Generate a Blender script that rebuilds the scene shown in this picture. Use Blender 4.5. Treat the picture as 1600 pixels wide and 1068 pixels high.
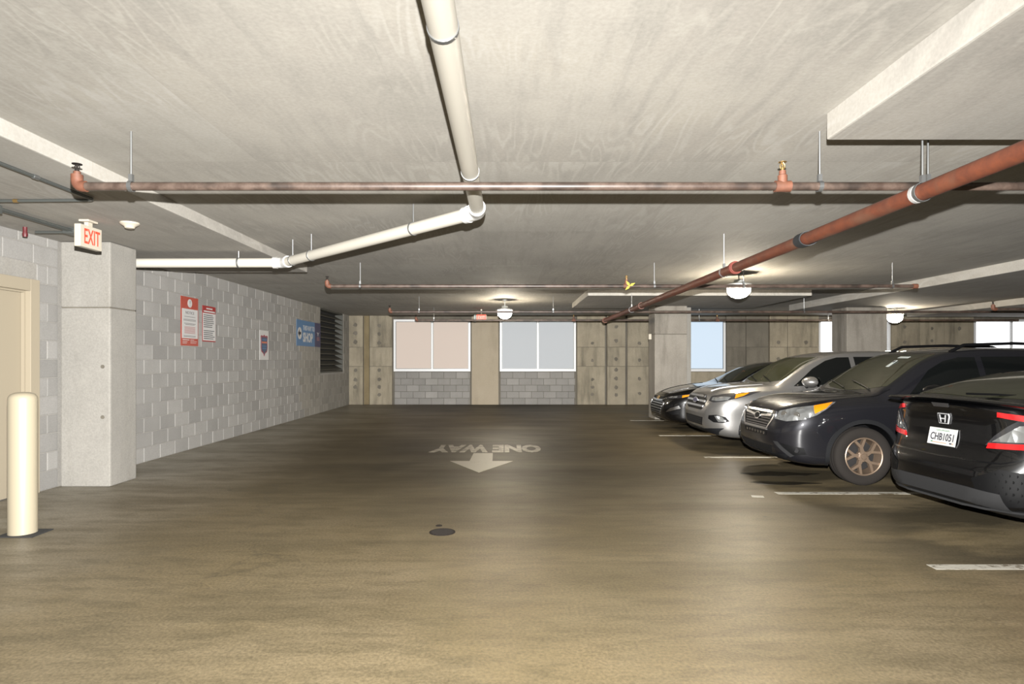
import bpy, bmesh, math, random
import numpy as np
from mathutils import Vector, Matrix
from mathutils.bvhtree import BVHTree
from mathutils.geometry import delaunay_2d_cdt

for o in list(bpy.data.objects): bpy.data.objects.remove(o)
SC = bpy.context.scene
COL = SC.collection
PI = math.pi
rnd = random.Random(7)

# ------------------------------------------------------------------ camera, world, light, exposure
EYE = 1.45
cam_d = bpy.data.cameras.new('camera'); cam = bpy.data.objects.new('camera', cam_d); COL.objects.link(cam)
cam.location = (0, 0, EYE); cam.rotation_euler = (PI/2, 0, 0)
cam_d.sensor_width = 36; cam_d.lens = 36*950/1600
cam_d.shift_x = 10/1600; cam_d.shift_y = 29/1600
cam_d.clip_end = 200; SC.camera = cam

world = bpy.data.worlds.new('world'); SC.world = world; world.use_nodes = True
world.node_tree.nodes['Background'].inputs[0].default_value = (.75, .85, 1, 1)
world.node_tree.nodes['Background'].inputs[1].default_value = 1.0

fl = bpy.data.lights.new('camera_flash', 'SPOT'); fl.energy = 23600; fl.spot_size = math.radians(165); fl.spot_blend = 1; fl.shadow_soft_size = .018; fl.color = (1, .985, .955)
flo = bpy.data.objects.new('camera_flash', fl); flo.location = (0.02, -.02, EYE+.27); flo.rotation_euler = (PI/2, 0, 0); COL.objects.link(flo)

fl.use_nodes = True; _n = fl.node_tree.nodes; _f = _n.new('ShaderNodeLightFalloff'); _f.inputs['Strength'].default_value = 1; _f.inputs['Smooth'].default_value = 70
fl.node_tree.links.new(_f.outputs['Quadratic'], _n['Emission'].inputs['Strength'])

vs = SC.view_settings
vs.view_transform = 'Standard'; vs.look = 'None'; vs.gamma = 1; vs.use_curve_mapping = False; vs.exposure = 0.0
LAMP = 230.0        # emission of the lamp glass

# ------------------------------------------------------------------ materials
MATS = {}
KA = .48           # one albedo level for the whole place
def ka(c): return tuple(min(1, x*KA) for x in c)
def new_mat(name):
    m = bpy.data.materials.new(name); m.use_nodes = True; MATS[name] = m
    return m, m.node_tree.nodes, m.node_tree.links, m.node_tree.nodes['Principled BSDF']

def plain(name, col, rough=.5, metal=0, emit=None, es=0, coat=0, spec=.5, trans=0):
    m, N, L, B = new_mat(name)
    B.inputs['Base Color'].default_value = (*ka(col), 1); B.inputs['Roughness'].default_value = rough
    B.inputs['Metallic'].default_value = metal; B.inputs['Coat Weight'].default_value = coat
    B.inputs['Coat Roughness'].default_value = .04; B.inputs['Specular IOR Level'].default_value = spec
    B.inputs['Transmission Weight'].default_value = trans
    if emit:
        B.inputs['Emission Color'].default_value = (*emit, 1); B.inputs['Emission Strength'].default_value = es
    return m

def mathn(N, L, op, a, b=None, clamp=False):
    n = N.new('ShaderNodeMath'); n.operation = op; n.use_clamp = clamp
    for i, v in enumerate((a, b)):
        if v is None: continue
        if isinstance(v, (int, float)): n.inputs[i].default_value = v
        else: L.new(v, n.inputs[i])
    return n.outputs[0]

def mixc(N, L, f, a, b, mode='MIX'):
    n = N.new('ShaderNodeMix'); n.data_type = 'RGBA'; n.blend_type = mode
    for s, v in ((n.inputs[0], f), (n.inputs[6], a), (n.inputs[7], b)):
        if isinstance(v, (int, float)): s.default_value = v
        elif isinstance(v, tuple): s.default_value = (*v, 1) if len(v) == 3 else v
        else: L.new(v, s)
    return n.outputs[2]

def coords(N, L, scale=(1, 1, 1), kind='Object', rand=False, loc=(0, 0, 0)):
    tc = N.new('ShaderNodeTexCoord'); mp = N.new('ShaderNodeMapping')
    mp.inputs['Scale'].default_value = scale; mp.inputs['Location'].default_value = loc
    out = tc.outputs[kind]
    if rand:
        oi = N.new('ShaderNodeObjectInfo'); va = N.new('ShaderNodeVectorMath'); va.operation = 'ADD'
        cx = N.new('ShaderNodeCombineXYZ'); k = mathn(N, L, 'MULTIPLY', oi.outputs['Random'], 37.0)
        for i in range(3): L.new(k, cx.inputs[i])
        L.new(out, va.inputs[0]); L.new(cx.outputs[0], va.inputs[1]); out = va.outputs[0]
    L.new(out, mp.inputs['Vector'])
    return mp.outputs[0]

def noise(N, L, vec, scale, detail=4, rough=.55, dist=0):
    n = N.new('ShaderNodeTexNoise'); n.inputs['Scale'].default_value = scale
    n.inputs['Detail'].default_value = detail; n.inputs['Roughness'].default_value = rough
    n.inputs['Distortion'].default_value = dist
    L.new(vec, n.inputs['Vector']); return n.outputs[0]

def ramp(N, L, f, stops):
    r = N.new('ShaderNodeValToRGB'); el = r.color_ramp.elements
    while len(el) < len(stops): el.new(.5)
    for e, (p, c) in zip(el, stops):
        e.position = p; e.color = (*c, 1) if isinstance(c, tuple) else (c, c, c, 1)
    L.new(f, r.inputs[0]); return r.outputs[0]

def bump(N, L, B, h, strength, dist=.01):
    b = N.new('ShaderNodeBump'); b.inputs['Strength'].default_value = strength; b.inputs['Distance'].default_value = dist
    L.new(h, b.inputs['Height']); L.new(b.outputs[0], B.inputs['Normal'])

def concrete(name, c1, c2, stain=(.12, .1, .07), st=.35, vert=True, rough=.85, rand=True, fine=60, pits=True, objvar=.0):
    m, N, L, B = new_mat(name)
    v = coords(N, L, rand=rand)
    vs_ = coords(N, L, (2.2, 2.2, .35) if vert else (1, 1, 1), rand=rand)
    n1 = noise(N, L, v, 1.7, 6, .6); n2 = noise(N, L, vs_, 1.6, 5, .6); n3 = noise(N, L, v, fine, 3, .6)
    c = mixc(N, L, ramp(N, L, n1, [(.3, 0.0), (.7, 1.0)]), c1, c2)
    f = ramp(N, L, n2, [(.48, 0.0), (.75, 1.0)])
    c = mixc(N, L, mathn(N, L, 'MULTIPLY', f, st), c, stain)
    c = mixc(N, L, .22, c, ramp(N, L, n3, [(.3, .25), (.7, .8)]), 'OVERLAY')
    if objvar:
        oi = N.new('ShaderNodeObjectInfo')
        k = mathn(N, L, 'ADD', mathn(N, L, 'MULTIPLY', oi.outputs['Random'], objvar), 1-objvar*.62)
        hs = N.new('ShaderNodeHueSaturation'); L.new(c, hs.inputs['Color']); L.new(k, hs.inputs['Value']); c = hs.outputs[0]
    L.new(mixc(N, L, 1.0, c, ka((1, 1, 1)), 'MULTIPLY'), B.inputs['Base Color']); B.inputs['Roughness'].default_value = rough
    h = mathn(N, L, 'ADD', mathn(N, L, 'MULTIPLY', n3, .5), n1)
    bump(N, L, B, h, .25, .006)
    return m

concrete('column_concrete', (.41, .39, .35), (.35, .333, .30), (.22, .20, .16), .45)
concrete('stained_concrete', (.42, .385, .33), (.32, .29, .245), (.13, .11, .085), .75)
concrete('pilaster_concrete', (.56, .48, .36), (.50, .425, .31), (.3, .25, .17), .4)
concrete('back_concrete', (.49, .43, .315), (.36, .31, .225), (.12, .105, .075), .8)
concrete('strip_concrete', (.34, .265, .14), (.25, .19, .10), (.10, .08, .04), .6)
concrete('dark_concrete', (.24, .215, .17), (.18, .16, .125), (.07, .06, .045), .6)
concrete('block', (.42, .405, .38), (.37, .357, .335), (.30, .285, .26), .3, rough=.95, fine=90, objvar=.26)
concrete('block_tan', (.42, .395, .345), (.37, .347, .30), (.30, .275, .23), .3, rough=.95, fine=90, objvar=.26)
concrete('mortar', (.45, .43, .39), (.39, .37, .335), (.3, .27, .22), .3, rough=.95)
plain('gap_dark', (.05, .04, .03), .9)

def ceiling_mat(name, tint):
    m, N, L, B = new_mat(name)
    v = coords(N, L)
    # form-ply sheets: a brick grid gives the sheet edges and a tone for each sheet
    br = N.new('ShaderNodeTexBrick'); br.offset = .0
    mp = coords(N, L, loc=(.62, .35, 0)); L.new(mp, br.inputs['Vector'])
    br.inputs['Scale'].default_value = 1; br.inputs['Brick Width'].default_value = 1.22; br.inputs['Row Height'].default_value = 2.44
    br.inputs['Mortar Size'].default_value = .004; br.inputs['Mortar Smooth'].default_value = .6
    br.inputs['Color1'].default_value = (.40, .40, .40, 1); br.inputs['Color2'].default_value = (.62, .62, .62, 1); br.inputs['Mortar'].default_value = (.36, .36, .36, 1)
    sheet = br.outputs['Color']
    sep = N.new('ShaderNodeVectorMath'); sep.operation = 'MULTIPLY_ADD'
    L.new(sheet, sep.inputs[0]); sep.inputs[1].default_value = (30, 30, 0); L.new(coords(N, L, (2.6, .38, 1)), sep.inputs[2])
    g = noise(N, L, sep.outputs[0], 1.5, 2.5, .45, .35)
    rings = mathn(N, L, 'SINE', mathn(N, L, 'MULTIPLY', g, 70.0))
    n1 = noise(N, L, v, .9, 5, .6); n3 = noise(N, L, v, 45, 3, .6); n2 = noise(N, L, coords(N, L, (6, .6, 1)), 1.5, 4, .6)
    c = mixc(N, L, ramp(N, L, n1, [(.32, 0.0), (.68, 1.0)]), tuple(x*1.06 for x in tint), tuple(x*.84 for x in tint))
    c = mixc(N, L, mathn(N, L, 'MULTIPLY', ramp(N, L, n2, [(.5, 0.0), (.72, 1.0)]), .35), c, tuple(x*.6 for x in tint))
    amt = mathn(N, L, 'MULTIPLY', ramp(N, L, noise(N, L, v, 1.1, 2), [(.42, 0.0), (.62, 1.0)]), .13)
    c = mixc(N, L, amt, c, ramp(N, L, rings, [(.0, .22), (1.0, .8)]), 'OVERLAY')
    c = mixc(N, L, .28, c, sheet, 'OVERLAY')
    c = mixc(N, L, .15, c, ramp(N, L, n3, [(.3, .25), (.7, .8)]), 'OVERLAY')
    L.new(mixc(N, L, 1.0, c, ka((1, 1, 1)), 'MULTIPLY'), B.inputs['Base Color']); B.inputs['Roughness'].default_value = .8
    bump(N, L, B, mathn(N, L, 'ADD', mathn(N, L, 'MULTIPLY', rings, .12), n3), .12, .004)
ceiling_mat('ceiling', (.58, .548, .485))
ceiling_mat('drop_panel', (.575, .543, .485))

def floor_mat():
    m, N, L, B = new_mat('floor')
    v = coords(N, L)
    n1 = noise(N, L, v, .55, 6, .6); n2 = noise(N, L, coords(N, L, (.28, 1.5, 1)), 1.3, 6, .62, .3)
    n3 = noise(N, L, v, 55, 3, .65); n4 = noise(N, L, coords(N, L, (.5, .9, 1), loc=(9, 3, 0)), .8, 5, .6, .4)
    c = mixc(N, L, ramp(N, L, n1, [(.3, 0.0), (.7, 1.0)]), (.335, .27, .168), (.26, .20, .105))
    # swept, lighter and greyer along the left wall
    sx = N.new('ShaderNodeSeparateXYZ'); L.new(v, sx.inputs[0]); X, Y = sx.outputs[0], sx.outputs[1]
    leftm = mathn(N, L, 'MULTIPLY', mathn(N, L, 'SUBTRACT', -1.8, mathn(N, L, 'ADD', X, mathn(N, L, 'MULTIPLY', n4, 2.0))), .55, True)
    c = mixc(N, L, mathn(N, L, 'MULTIPLY', leftm, .85), c, (.47, .43, .345))
    c = mixc(N, L, mathn(N, L, 'MULTIPLY', ramp(N, L, n2, [(.43, 0.0), (.66, 1.0)]), .55), c, (.15, .12, .068))
    n5 = noise(N, L, coords(N, L, (.8, 2.6, 1), loc=(2, 5, 0)), 3.2, 6, .65, .2)
    c = mixc(N, L, mathn(N, L, 'MULTIPLY', ramp(N, L, n5, [(.47, 0.0), (.62, 1.0)]), .45), c, (.15, .122, .07))
    # tyre dirt ground into the drive lane, plus flash falloff painted in with distance
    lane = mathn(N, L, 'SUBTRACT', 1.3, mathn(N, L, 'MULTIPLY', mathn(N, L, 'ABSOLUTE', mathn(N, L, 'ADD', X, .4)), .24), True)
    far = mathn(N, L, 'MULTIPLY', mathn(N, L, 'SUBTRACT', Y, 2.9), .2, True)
    dirt_falloff = mathn(N, L, 'MULTIPLY', mathn(N, L, 'MULTIPLY', lane, far), ramp(N, L, n4, [(.2, .55), (.6, 1.0)]))
    dirt_falloff = mathn(N, L, 'MULTIPLY', dirt_falloff, mathn(N, L, 'SUBTRACT', 1.0, mathn(N, L, 'MULTIPLY', leftm, .75)))
    c = mixc(N, L, mathn(N, L, 'MULTIPLY', dirt_falloff, .94), c, (.042, .029, .011))
    # oil and wet patches in the stalls
    stall = mathn(N, L, 'MULTIPLY', mathn(N, L, 'SUBTRACT', X, 2.5), .9, True)
    oil = mathn(N, L, 'MULTIPLY', stall, ramp(N, L, noise(N, L, coords(N, L, (.55, 1.3, 1), loc=(4.2, 1.3, 0)), 1.1, 4, .55), [(.43, 0.0), (.56, 1.0)]))
    c = mixc(N, L, mathn(N, L, 'MULTIPLY', oil, .8), c, (.07, .06, .04))
    # small dark spots
    vo = N.new('ShaderNodeTexVoronoi'); vo.inputs['Scale'].default_value = 1.1; L.new(v, vo.inputs['Vector'])
    sp = ramp(N, L, mathn(N, L, 'ADD', vo.outputs['Distance'], mathn(N, L, 'MULTIPLY', noise(N, L, v, 14), .05)), [(.045, 1.0), (.06, 0.0)])
    c = mixc(N, L, mathn(N, L, 'MULTIPLY', sp, .6), c, (.06, .05, .035))
    # hairline cracks
    vc = N.new('ShaderNodeTexVoronoi'); vc.feature = 'DISTANCE_TO_EDGE'; vc.inputs['Scale'].default_value = .33
    va = N.new('ShaderNodeVectorMath'); va.operation = 'MULTIPLY_ADD'
    nn = N.new('ShaderNodeTexNoise'); nn.inputs['Scale'].default_value = 2.2; nn.inputs['Detail'].default_value = 6; L.new(v, nn.inputs['Vector'])
    L.new(nn.outputs['Color'], va.inputs[0]); va.inputs[1].default_value = (.9, .9, 0); L.new(v, va.inputs[2]); L.new(va.outputs[0], vc.inputs['Vector'])
    ck = ramp(N, L, vc.outputs['Distance'], [(.0, 1.0), (.004, 0.0)])
    c = mixc(N, L, mathn(N, L, 'MULTIPLY', ck, mathn(N, L, 'MULTIPLY', ramp(N, L, n1, [(.45, 0.0), (.6, 1.0)]), .4)), c, (.09, .075, .05))
    c = mixc(N, L, .4, c, ramp(N, L, n3, [(.3, .15), (.7, .85)]), 'OVERLAY')
    L.new(mixc(N, L, 1.0, c, ka((1, 1, 1)), 'MULTIPLY'), B.inputs['Base Color'])
    r = mathn(N, L, 'ADD', mathn(N, L, 'MULTIPLY', n2, .22), .34)
    r = mathn(N, L, 'SUBTRACT', r, mathn(N, L, 'MULTIPLY', oil, .06))
    r = mathn(N, L, 'ADD', r, mathn(N, L, 'MULTIPLY', dirt_falloff, .12))
    L.new(r, B.inputs['Roughness']); B.inputs['Specular IOR Level'].default_value = .24
    bump(N, L, B, n3, .1, .003)
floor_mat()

def rusty(name, c1, c2, c3, rough=.65, scale=9):
    m, N, L, B = new_mat(name)
    v = coords(N, L); n = noise(N, L, v, scale, 5, .65); n2 = noise(N, L, coords(N, L, loc=(3, 8, 1)), scale*.35, 4)
    c = mixc(N, L, ramp(N, L, n, [(.38, 0.0), (.62, 1.0)]), c1, c2)
    c = mixc(N, L, ramp(N, L, n2, [(.5, 0.0), (.66, 1.0)]), c, c3)
    L.new(mixc(N, L, 1.0, c, ka((1, 1, 1)), 'MULTIPLY'), B.inputs['Base Color']); B.inputs['Roughness'].default_value = rough
    bump(N, L, B, n, .15, .003)
rusty('branch_pipe', (.085, .055, .042), (.17, .12, .095), (.045, .034, .028), .42)
rusty('main_pipe', (.22, .062, .028), (.15, .045, .024), (.19, .085, .05), .55, 14)
rusty('fitting', (.29, .11, .06), (.21, .075, .04), (.12, .055, .035))
plain('pvc', (.80, .755, .655), .38); plain('pvc_white', (.84, .83, .80), .35)
plain('galv', (.50, .51, .51), .4, .85); plain('conduit', (.20, .215, .205), .45, .6); plain('dark_metal', (.06, .06, .055), .5, .5)
plain('brass', (.55, .36, .14), .4, .8); plain('strap_black', (.018, .02, .022), .7); plain('tag_yellow', (.85, .72, .02), .5)
plain('clamp_grey', (.55, .54, .52), .5); plain('coupling_red', (.26, .05, .03), .5)
plain('cream_paint', (.56, .49, .355), .42); plain('door_paint', (.50, .43, .315), .5); plain('black_base', (.03, .03, .03), .8)
plain('plastic_ivory', (.76, .69, .56), .5); plain('exit_red', (.9, .04, .02), .5, emit=(1, .08, .04), es=1.1)
plain('white_frame', (1.1, 1.12, 1.14), .4)
plain('pane_warm', (.30, .26, .235), .8, spec=.1, emit=(.72, .60, .51), es=.66); plain('pane_grey', (.25, .255, .26), .8, spec=.1, emit=(.56, .585, .60), es=.70)
plain('pane_blue', (.25, .27, .3), .8, spec=.1, emit=(.64, .78, .92), es=.84); plain('pane_day', (.5, .5, .5), .35, emit=(1, 1, 1), es=2.6)
plain('louver', (.105, .098, .075), .6); plain('louver_frame', (.085, .085, .07), .6); plain('void', (.01, .01, .009), .9)
plain('lamp_glass', (.9, .9, .9), .2, emit=(1, .88, .69), es=LAMP); plain('lamp_metal', (.7, .7, .66), .45, .3)
def paint_mat(name, col, wear):
    m, N, L, B = new_mat(name)
    n = noise(N, L, coords(N, L), 16, 5, .7); n2 = noise(N, L, coords(N, L, (1, 3, 1)), 2.2, 4)
    f = ramp(N, L, mathn(N, L, 'ADD', mathn(N, L, 'MULTIPLY', n, .6), mathn(N, L, 'MULTIPLY', n2, .5)), [(wear, 1.0), (wear+.09, 0.0)])
    L.new(mixc(N, L, f, ka(col), ka((.13, .10, .055))), B.inputs['Base Color']); B.inputs['Roughness'].default_value = .5
paint_mat('line_paint', (.66, .63, .54), .44); paint_mat('arrow_paint', (.42, .37, .285), .38); paint_mat('word_paint', (.40, .35, .265), .49)
plain('sign_red', (.50, .075, .045), .45); plain('sign_darkred', (.40, .02, .02), .45); plain('sign_white', (.74, .73, .71), .5); plain('print_grey', (.20, .19, .20), .6)
plain('print_pink', (.55, .24, .23), .6); plain('sign_blue', (.09, .235, .45), .45); plain('sign_navy', (.035, .035, .12), .45); plain('shield_navy', (.06, .10, .17), .45)
plain('shield_red', (.36, .05, .07), .45); plain('shield_orange', (.75, .20, .09), .45); plain('print_black', (.03, .03, .035), .6); plain('maroon', (.16, .02, .025), .5)
plain('iron', (.032, .026, .022), .85, 0, spec=.15)

# ------------------------------------------------------------------ mesh helpers
def link(name, me, mat=None, parent=None):
    o = bpy.data.objects.new(name, me); COL.objects.link(o)
    if mat is not None and me is not None and len(me.materials) == 0: me.materials.append(MATS[mat] if isinstance(mat, str) else mat)
    if parent is not None: o.parent = parent
    return o
def tag(o, label=None, cat=None, group=None, kind=None):
    if label: o['label'] = label
    if cat: o['category'] = cat
    if group: o['group'] = group
    if kind: o['kind'] = kind
    return o
def empty(name, loc, label, cat, group=None, rz=0):
    o = bpy.data.objects.new(name, None); COL.objects.link(o); o.location = loc; o.rotation_euler = (0, 0, rz); o.empty_display_size = .1
    return tag(o, label, cat, group)

class MB:
    def __init__(s): s.v = []; s.f = []; s.smooth = []
    def add(s, vs, fs, smooth=False):
        b = len(s.v); s.v += [tuple(p) for p in vs]; s.f += [tuple(i+b for i in f) for f in fs]; s.smooth += [smooth]*len(fs); return s
    def box(s, x0, x1, y0, y1, z0, z1, bev=0):
        if bev <= 0:
            vs = [(x, y, z) for z in (z0, z1) for y in (y0, y1) for x in (x0, x1)]
            return s.add(vs, [(0, 2, 3, 1), (4, 5, 7, 6), (0, 1, 5, 4), (2, 6, 7, 3), (0, 4, 6, 2), (1, 3, 7, 5)])
        bm = bmesh.new(); bmesh.ops.create_cube(bm, size=1)
        for v in bm.verts: v.co = Vector(((x0+x1)/2+v.co.x*(x1-x0), (y0+y1)/2+v.co.y*(y1-y0), (z0+z1)/2+v.co.z*(z1-z0)))
        bmesh.ops.bevel(bm, geom=bm.edges[:], offset=bev, segments=2, affect='EDGES', profile=.6)
        bm.verts.index_update()
        s.add([v.co[:] for v in bm.verts], [[v.index for v in f.verts] for f in bm.faces]); bm.free(); return s
    def tube(s, pts, r, seg=16, caps=True, r2=None):
        pts = [Vector(p) for p in pts]; n = len(pts); rs = r if isinstance(r, (list, tuple)) else [r]*n
        tang = [(pts[min(i+1, n-1)]-pts[max(i-1, 0)]).normalized() for i in range(n)]
        up = Vector((0, 0, 1)) if abs(tang[0].z) < .9 else Vector((1, 0, 0))
        a = tang[0].cross(up).normalized(); vs = []
        for i in range(n):
            a = (a-tang[i]*a.dot(tang[i])).normalized(); b = tang[i].cross(a)
            for k in range(seg):
                t = 2*PI*k/seg; vs.append(pts[i]+(a*math.cos(t)+b*math.sin(t))*rs[i])
        fs = [(i*seg+k, i*seg+(k+1) % seg, (i+1)*seg+(k+1) % seg, (i+1)*seg+k) for i in range(n-1) for k in range(seg)]
        s.add(vs, fs, True)
        if caps:
            s.add(vs[:seg], [tuple(range(seg))[::-1]]); s.add(vs[-seg:], [tuple(range(seg))])
        return s
    def lathe(s, prof, c=(0, 0, 0), axis='z', seg=24, smooth=True, caps=True):
        vs = []
        for r, h in prof:
            for k in range(seg):
                t = 2*PI*k/seg; p = (r*math.cos(t), r*math.sin(t), h)
                if axis == 'y': p = (p[0], p[2], p[1])
                if axis == 'x': p = (p[2], p[0], p[1])
                vs.append((p[0]+c[0], p[1]+c[1], p[2]+c[2]))
        n = len(prof)
        fs = [(i*seg+k, i*seg+(k+1) % seg, (i+1)*seg+(k+1) % seg, (i+1)*seg+k) for i in range(n-1) for k in range(seg)]
        s.add(vs, fs, smooth)
        if caps and prof[0][0] > 1e-4: s.add(vs[:seg], [tuple(range(seg))[::-1]])
        if caps and prof[-1][0] > 1e-4: s.add(vs[-seg:], [tuple(range(seg))])
        return s
    def prism(s, poly, fn, t0, t1):
        n = len(poly); vs = [fn(a, b, t0) for a, b in poly]+[fn(a, b, t1) for a, b in poly]
        fs = [tuple(range(n))[::-1], tuple(range(n, 2*n))]+[(i, (i+1) % n, n+(i+1) % n, n+i) for i in range(n)]
        return s.add(vs, fs)
    def mesh(s, name):
        me = bpy.data.meshes.new(name); me.from_pydata(s.v, [], s.f); me.validate()
        bm = bmesh.new(); bm.from_mesh(me); bmesh.ops.remove_doubles(bm, verts=bm.verts, dist=1e-5); bmesh.ops.recalc_face_normals(bm, faces=bm.faces[:])
        bm.to_mesh(me); bm.free()
        if any(s.smooth):
            me.shade_smooth(); me.set_sharp_from_angle(angle=math.radians(38))
        return me
    def build(s, name, mat, parent=None, loc=None):
        o = link(name, s.mesh(name), mat, parent)
        if loc: o.location = loc
        return o

def fillet(pts, r, n=6):
    pts = [Vector(p) for p in pts]; out = [pts[0]]
    for i in range(1, len(pts)-1):
        a = (pts[i-1]-pts[i]).normalized(); b = (pts[i+1]-pts[i]).normalized()
        ang = a.angle(b); d = r/math.tan(ang/2); p0 = pts[i]+a*d; p1 = pts[i]+b*d
        for k in range(n+1):
            t = k/n; out.append((1-t)**2*p0+2*t*(1-t)*pts[i]+t*t*p1)
    return out+[pts[-1]]

FONT = None
def text_mesh(txt, size, depth=.002, bold=0, align='CENTER'):
    cu = bpy.data.curves.new('lettering', 'FONT'); cu.body = txt; cu.size = size; cu.extrude = depth/2; cu.offset = bold; cu.align_x = align; cu.align_y = 'CENTER'; cu.resolution_u = 3
    o = bpy.data.objects.new('lettering', cu); COL.objects.link(o)
    bpy.context.view_layer.update()
    me = bpy.data.meshes.new_from_object(o.evaluated_get(bpy.context.evaluated_depsgraph_get()))
    bpy.data.objects.remove(o); bpy.data.curves.remove(cu); me.name = 'lettering'
    me.materials.clear()
    return me
def lettering(txt, mat, parent, M, size=None, fit=None, bold=0, name='lettering', depth=.002):
    me = text_mesh(txt, size or 1, depth, bold)
    xs = [v.co.x for v in me.vertices]; ys = [v.co.y for v in me.vertices]
    cx, cy = (min(xs)+max(xs))/2, (min(ys)+max(ys))/2
    sx = sy = 1
    if fit: sx = fit[0]/(max(xs)-min(xs)); sy = fit[1]/(max(ys)-min(ys))
    for v in me.vertices: v.co = M @ Vector(((v.co.x-cx)*sx, (v.co.y-cy)*sy, v.co.z))
    return link(name, me, mat, parent)

# ------------------------------------------------------------------ setting
CZ = 2.93; WL = -5.15; WB = 19.96; CH = CZ/14
def struct(name, mb, mat): return tag(mb.build(name, mat), kind='structure')
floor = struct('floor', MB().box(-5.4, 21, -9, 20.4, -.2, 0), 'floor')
ceil = struct('ceiling', MB().box(-5.4, 21, -9, 20.4, CZ, CZ+.25), 'ceiling')
for x0, x1, y0, y1, t in ((-5.15, -3.08, 2.2, 9.45, .11), (1.93, 6.6, -1.2, 3.66, .155), (1.72, 6.4, 12.7, 15.75, .125), (7.55, 10.6, 7.0, 16.2, .16), (12.2, 20, 9.5, 18.5, .15)):
    MB().box(x0, x1, y0, y1, CZ-t, CZ+.02, .012).build('drop_panel', 'drop_panel', ceil)
struct('wall_right', MB().box(21, 21.2, -9, 20.4, 0, CZ), 'back_concrete')
struct('wall_rear', MB().box(-5.4, 21, -9.2, -9, 0, CZ), 'back_concrete')

# left wall of concrete blocks, door and louver openings left free
wl = MB()
DY0, DY1, DZ = 5.50, 6.68, 2.33
LY0, LY1, LZ = 16.9, 19.3, 1.10
for y0, y1, z0, z1 in ((-9, DY0, 0, CZ), (DY0, DY1, DZ, CZ), (DY1, LY0, 0, CZ), (LY0, LY1, 0, LZ), (LY1, 20.2, 0, CZ)):
    wl.box(WL-.25, WL-.008, y0, y1, z0, z1)
wall_left = struct('wall_left', wl, 'mortar')
blk = {}
def block_mesh(key, lx, ly, lz, mat):
    if key not in blk:
        m = MB(); b = .006
        # slab with a chamfered outer edge: 20 faces
        m.add([(-.03, -ly/2, -lz/2), (-.03, ly/2, -lz/2), (-.03, ly/2, lz/2), (-.03, -ly/2, lz/2),
               (0-b*.6, -ly/2, -lz/2), (-b*.6, ly/2, -lz/2), (-b*.6, ly/2, lz/2), (-b*.6, -ly/2, lz/2),
               (0, -ly/2+b, -lz/2+b), (0, ly/2-b, -lz/2+b), (0, ly/2-b, lz/2-b), (0, -ly/2+b, lz/2-b)],
              [(0, 1, 5, 4), (1, 2, 6, 5), (2, 3, 7, 6), (3, 0, 4, 7), (4, 5, 9, 8), (5, 6, 10, 9), (6, 7, 11, 10), (7, 4, 8, 11), (8, 9, 10, 11), (3, 2, 1, 0)])
        blk[key] = m.mesh('block'); blk[key].materials.append(MATS[mat])
    return blk[key]
J = .010; cells = []
for r in range(14):
    y = 5.0 - (.203 if r % 2 else 0); zc = (r+.5)*CH
    while y < WB:
        y0, y1 = y, y+.4065
        y += .4065
        segs = [(y0, y1)]
        def cut(segs, a, b):
            out = []
            for p, q in segs:
                if q <= a or p >= b: out.append((p, q)); continue
                if p < a: out.append((p, a))
                if q > b: out.append((b, q))
            return out
        if r*CH < DZ-.02: segs = cut(segs, DY0, DY1)
        if (r+.5)*CH > LZ: segs = cut(segs, LY0, LY1)
        segs = cut(segs, 7.0, 7.49); segs = cut(segs, WB, 99); segs = cut(segs, 0, 5.0)
        for p, q in segs:
            if q-p > .05: cells.append((p, q, zc))
def area(c): m = (c[0]+c[1])/2; return (c[1]-c[0])/m**3
vis = lambda c: c[1] > 6.2
cells.sort(key=lambda c: -area(c) if vis(c) else 0)
rest = [MB() for _ in range(5)]
for i, (p, q, zc) in enumerate(cells):
    m = (p+q)/2; jx = rnd.uniform(-.0015, .0015)
    if i < 298 and vis((p, q, zc)):
        o = link('block', block_mesh(('L', round(q-p, 3)), 0, q-p-J, CH-J, 'block' if True else ''), None, wall_left)
        o.location = (WL+jx, m, zc)
    else:
        rest[rnd.randrange(5)].box(WL-.03, WL+jx, p+J/2, q-J/2, zc-CH/2+J/2, zc+CH/2-J/2)
for rr_ in rest: tag(rr_.build('block_field', 'block_tan', wall_left), kind='stuff')

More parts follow.
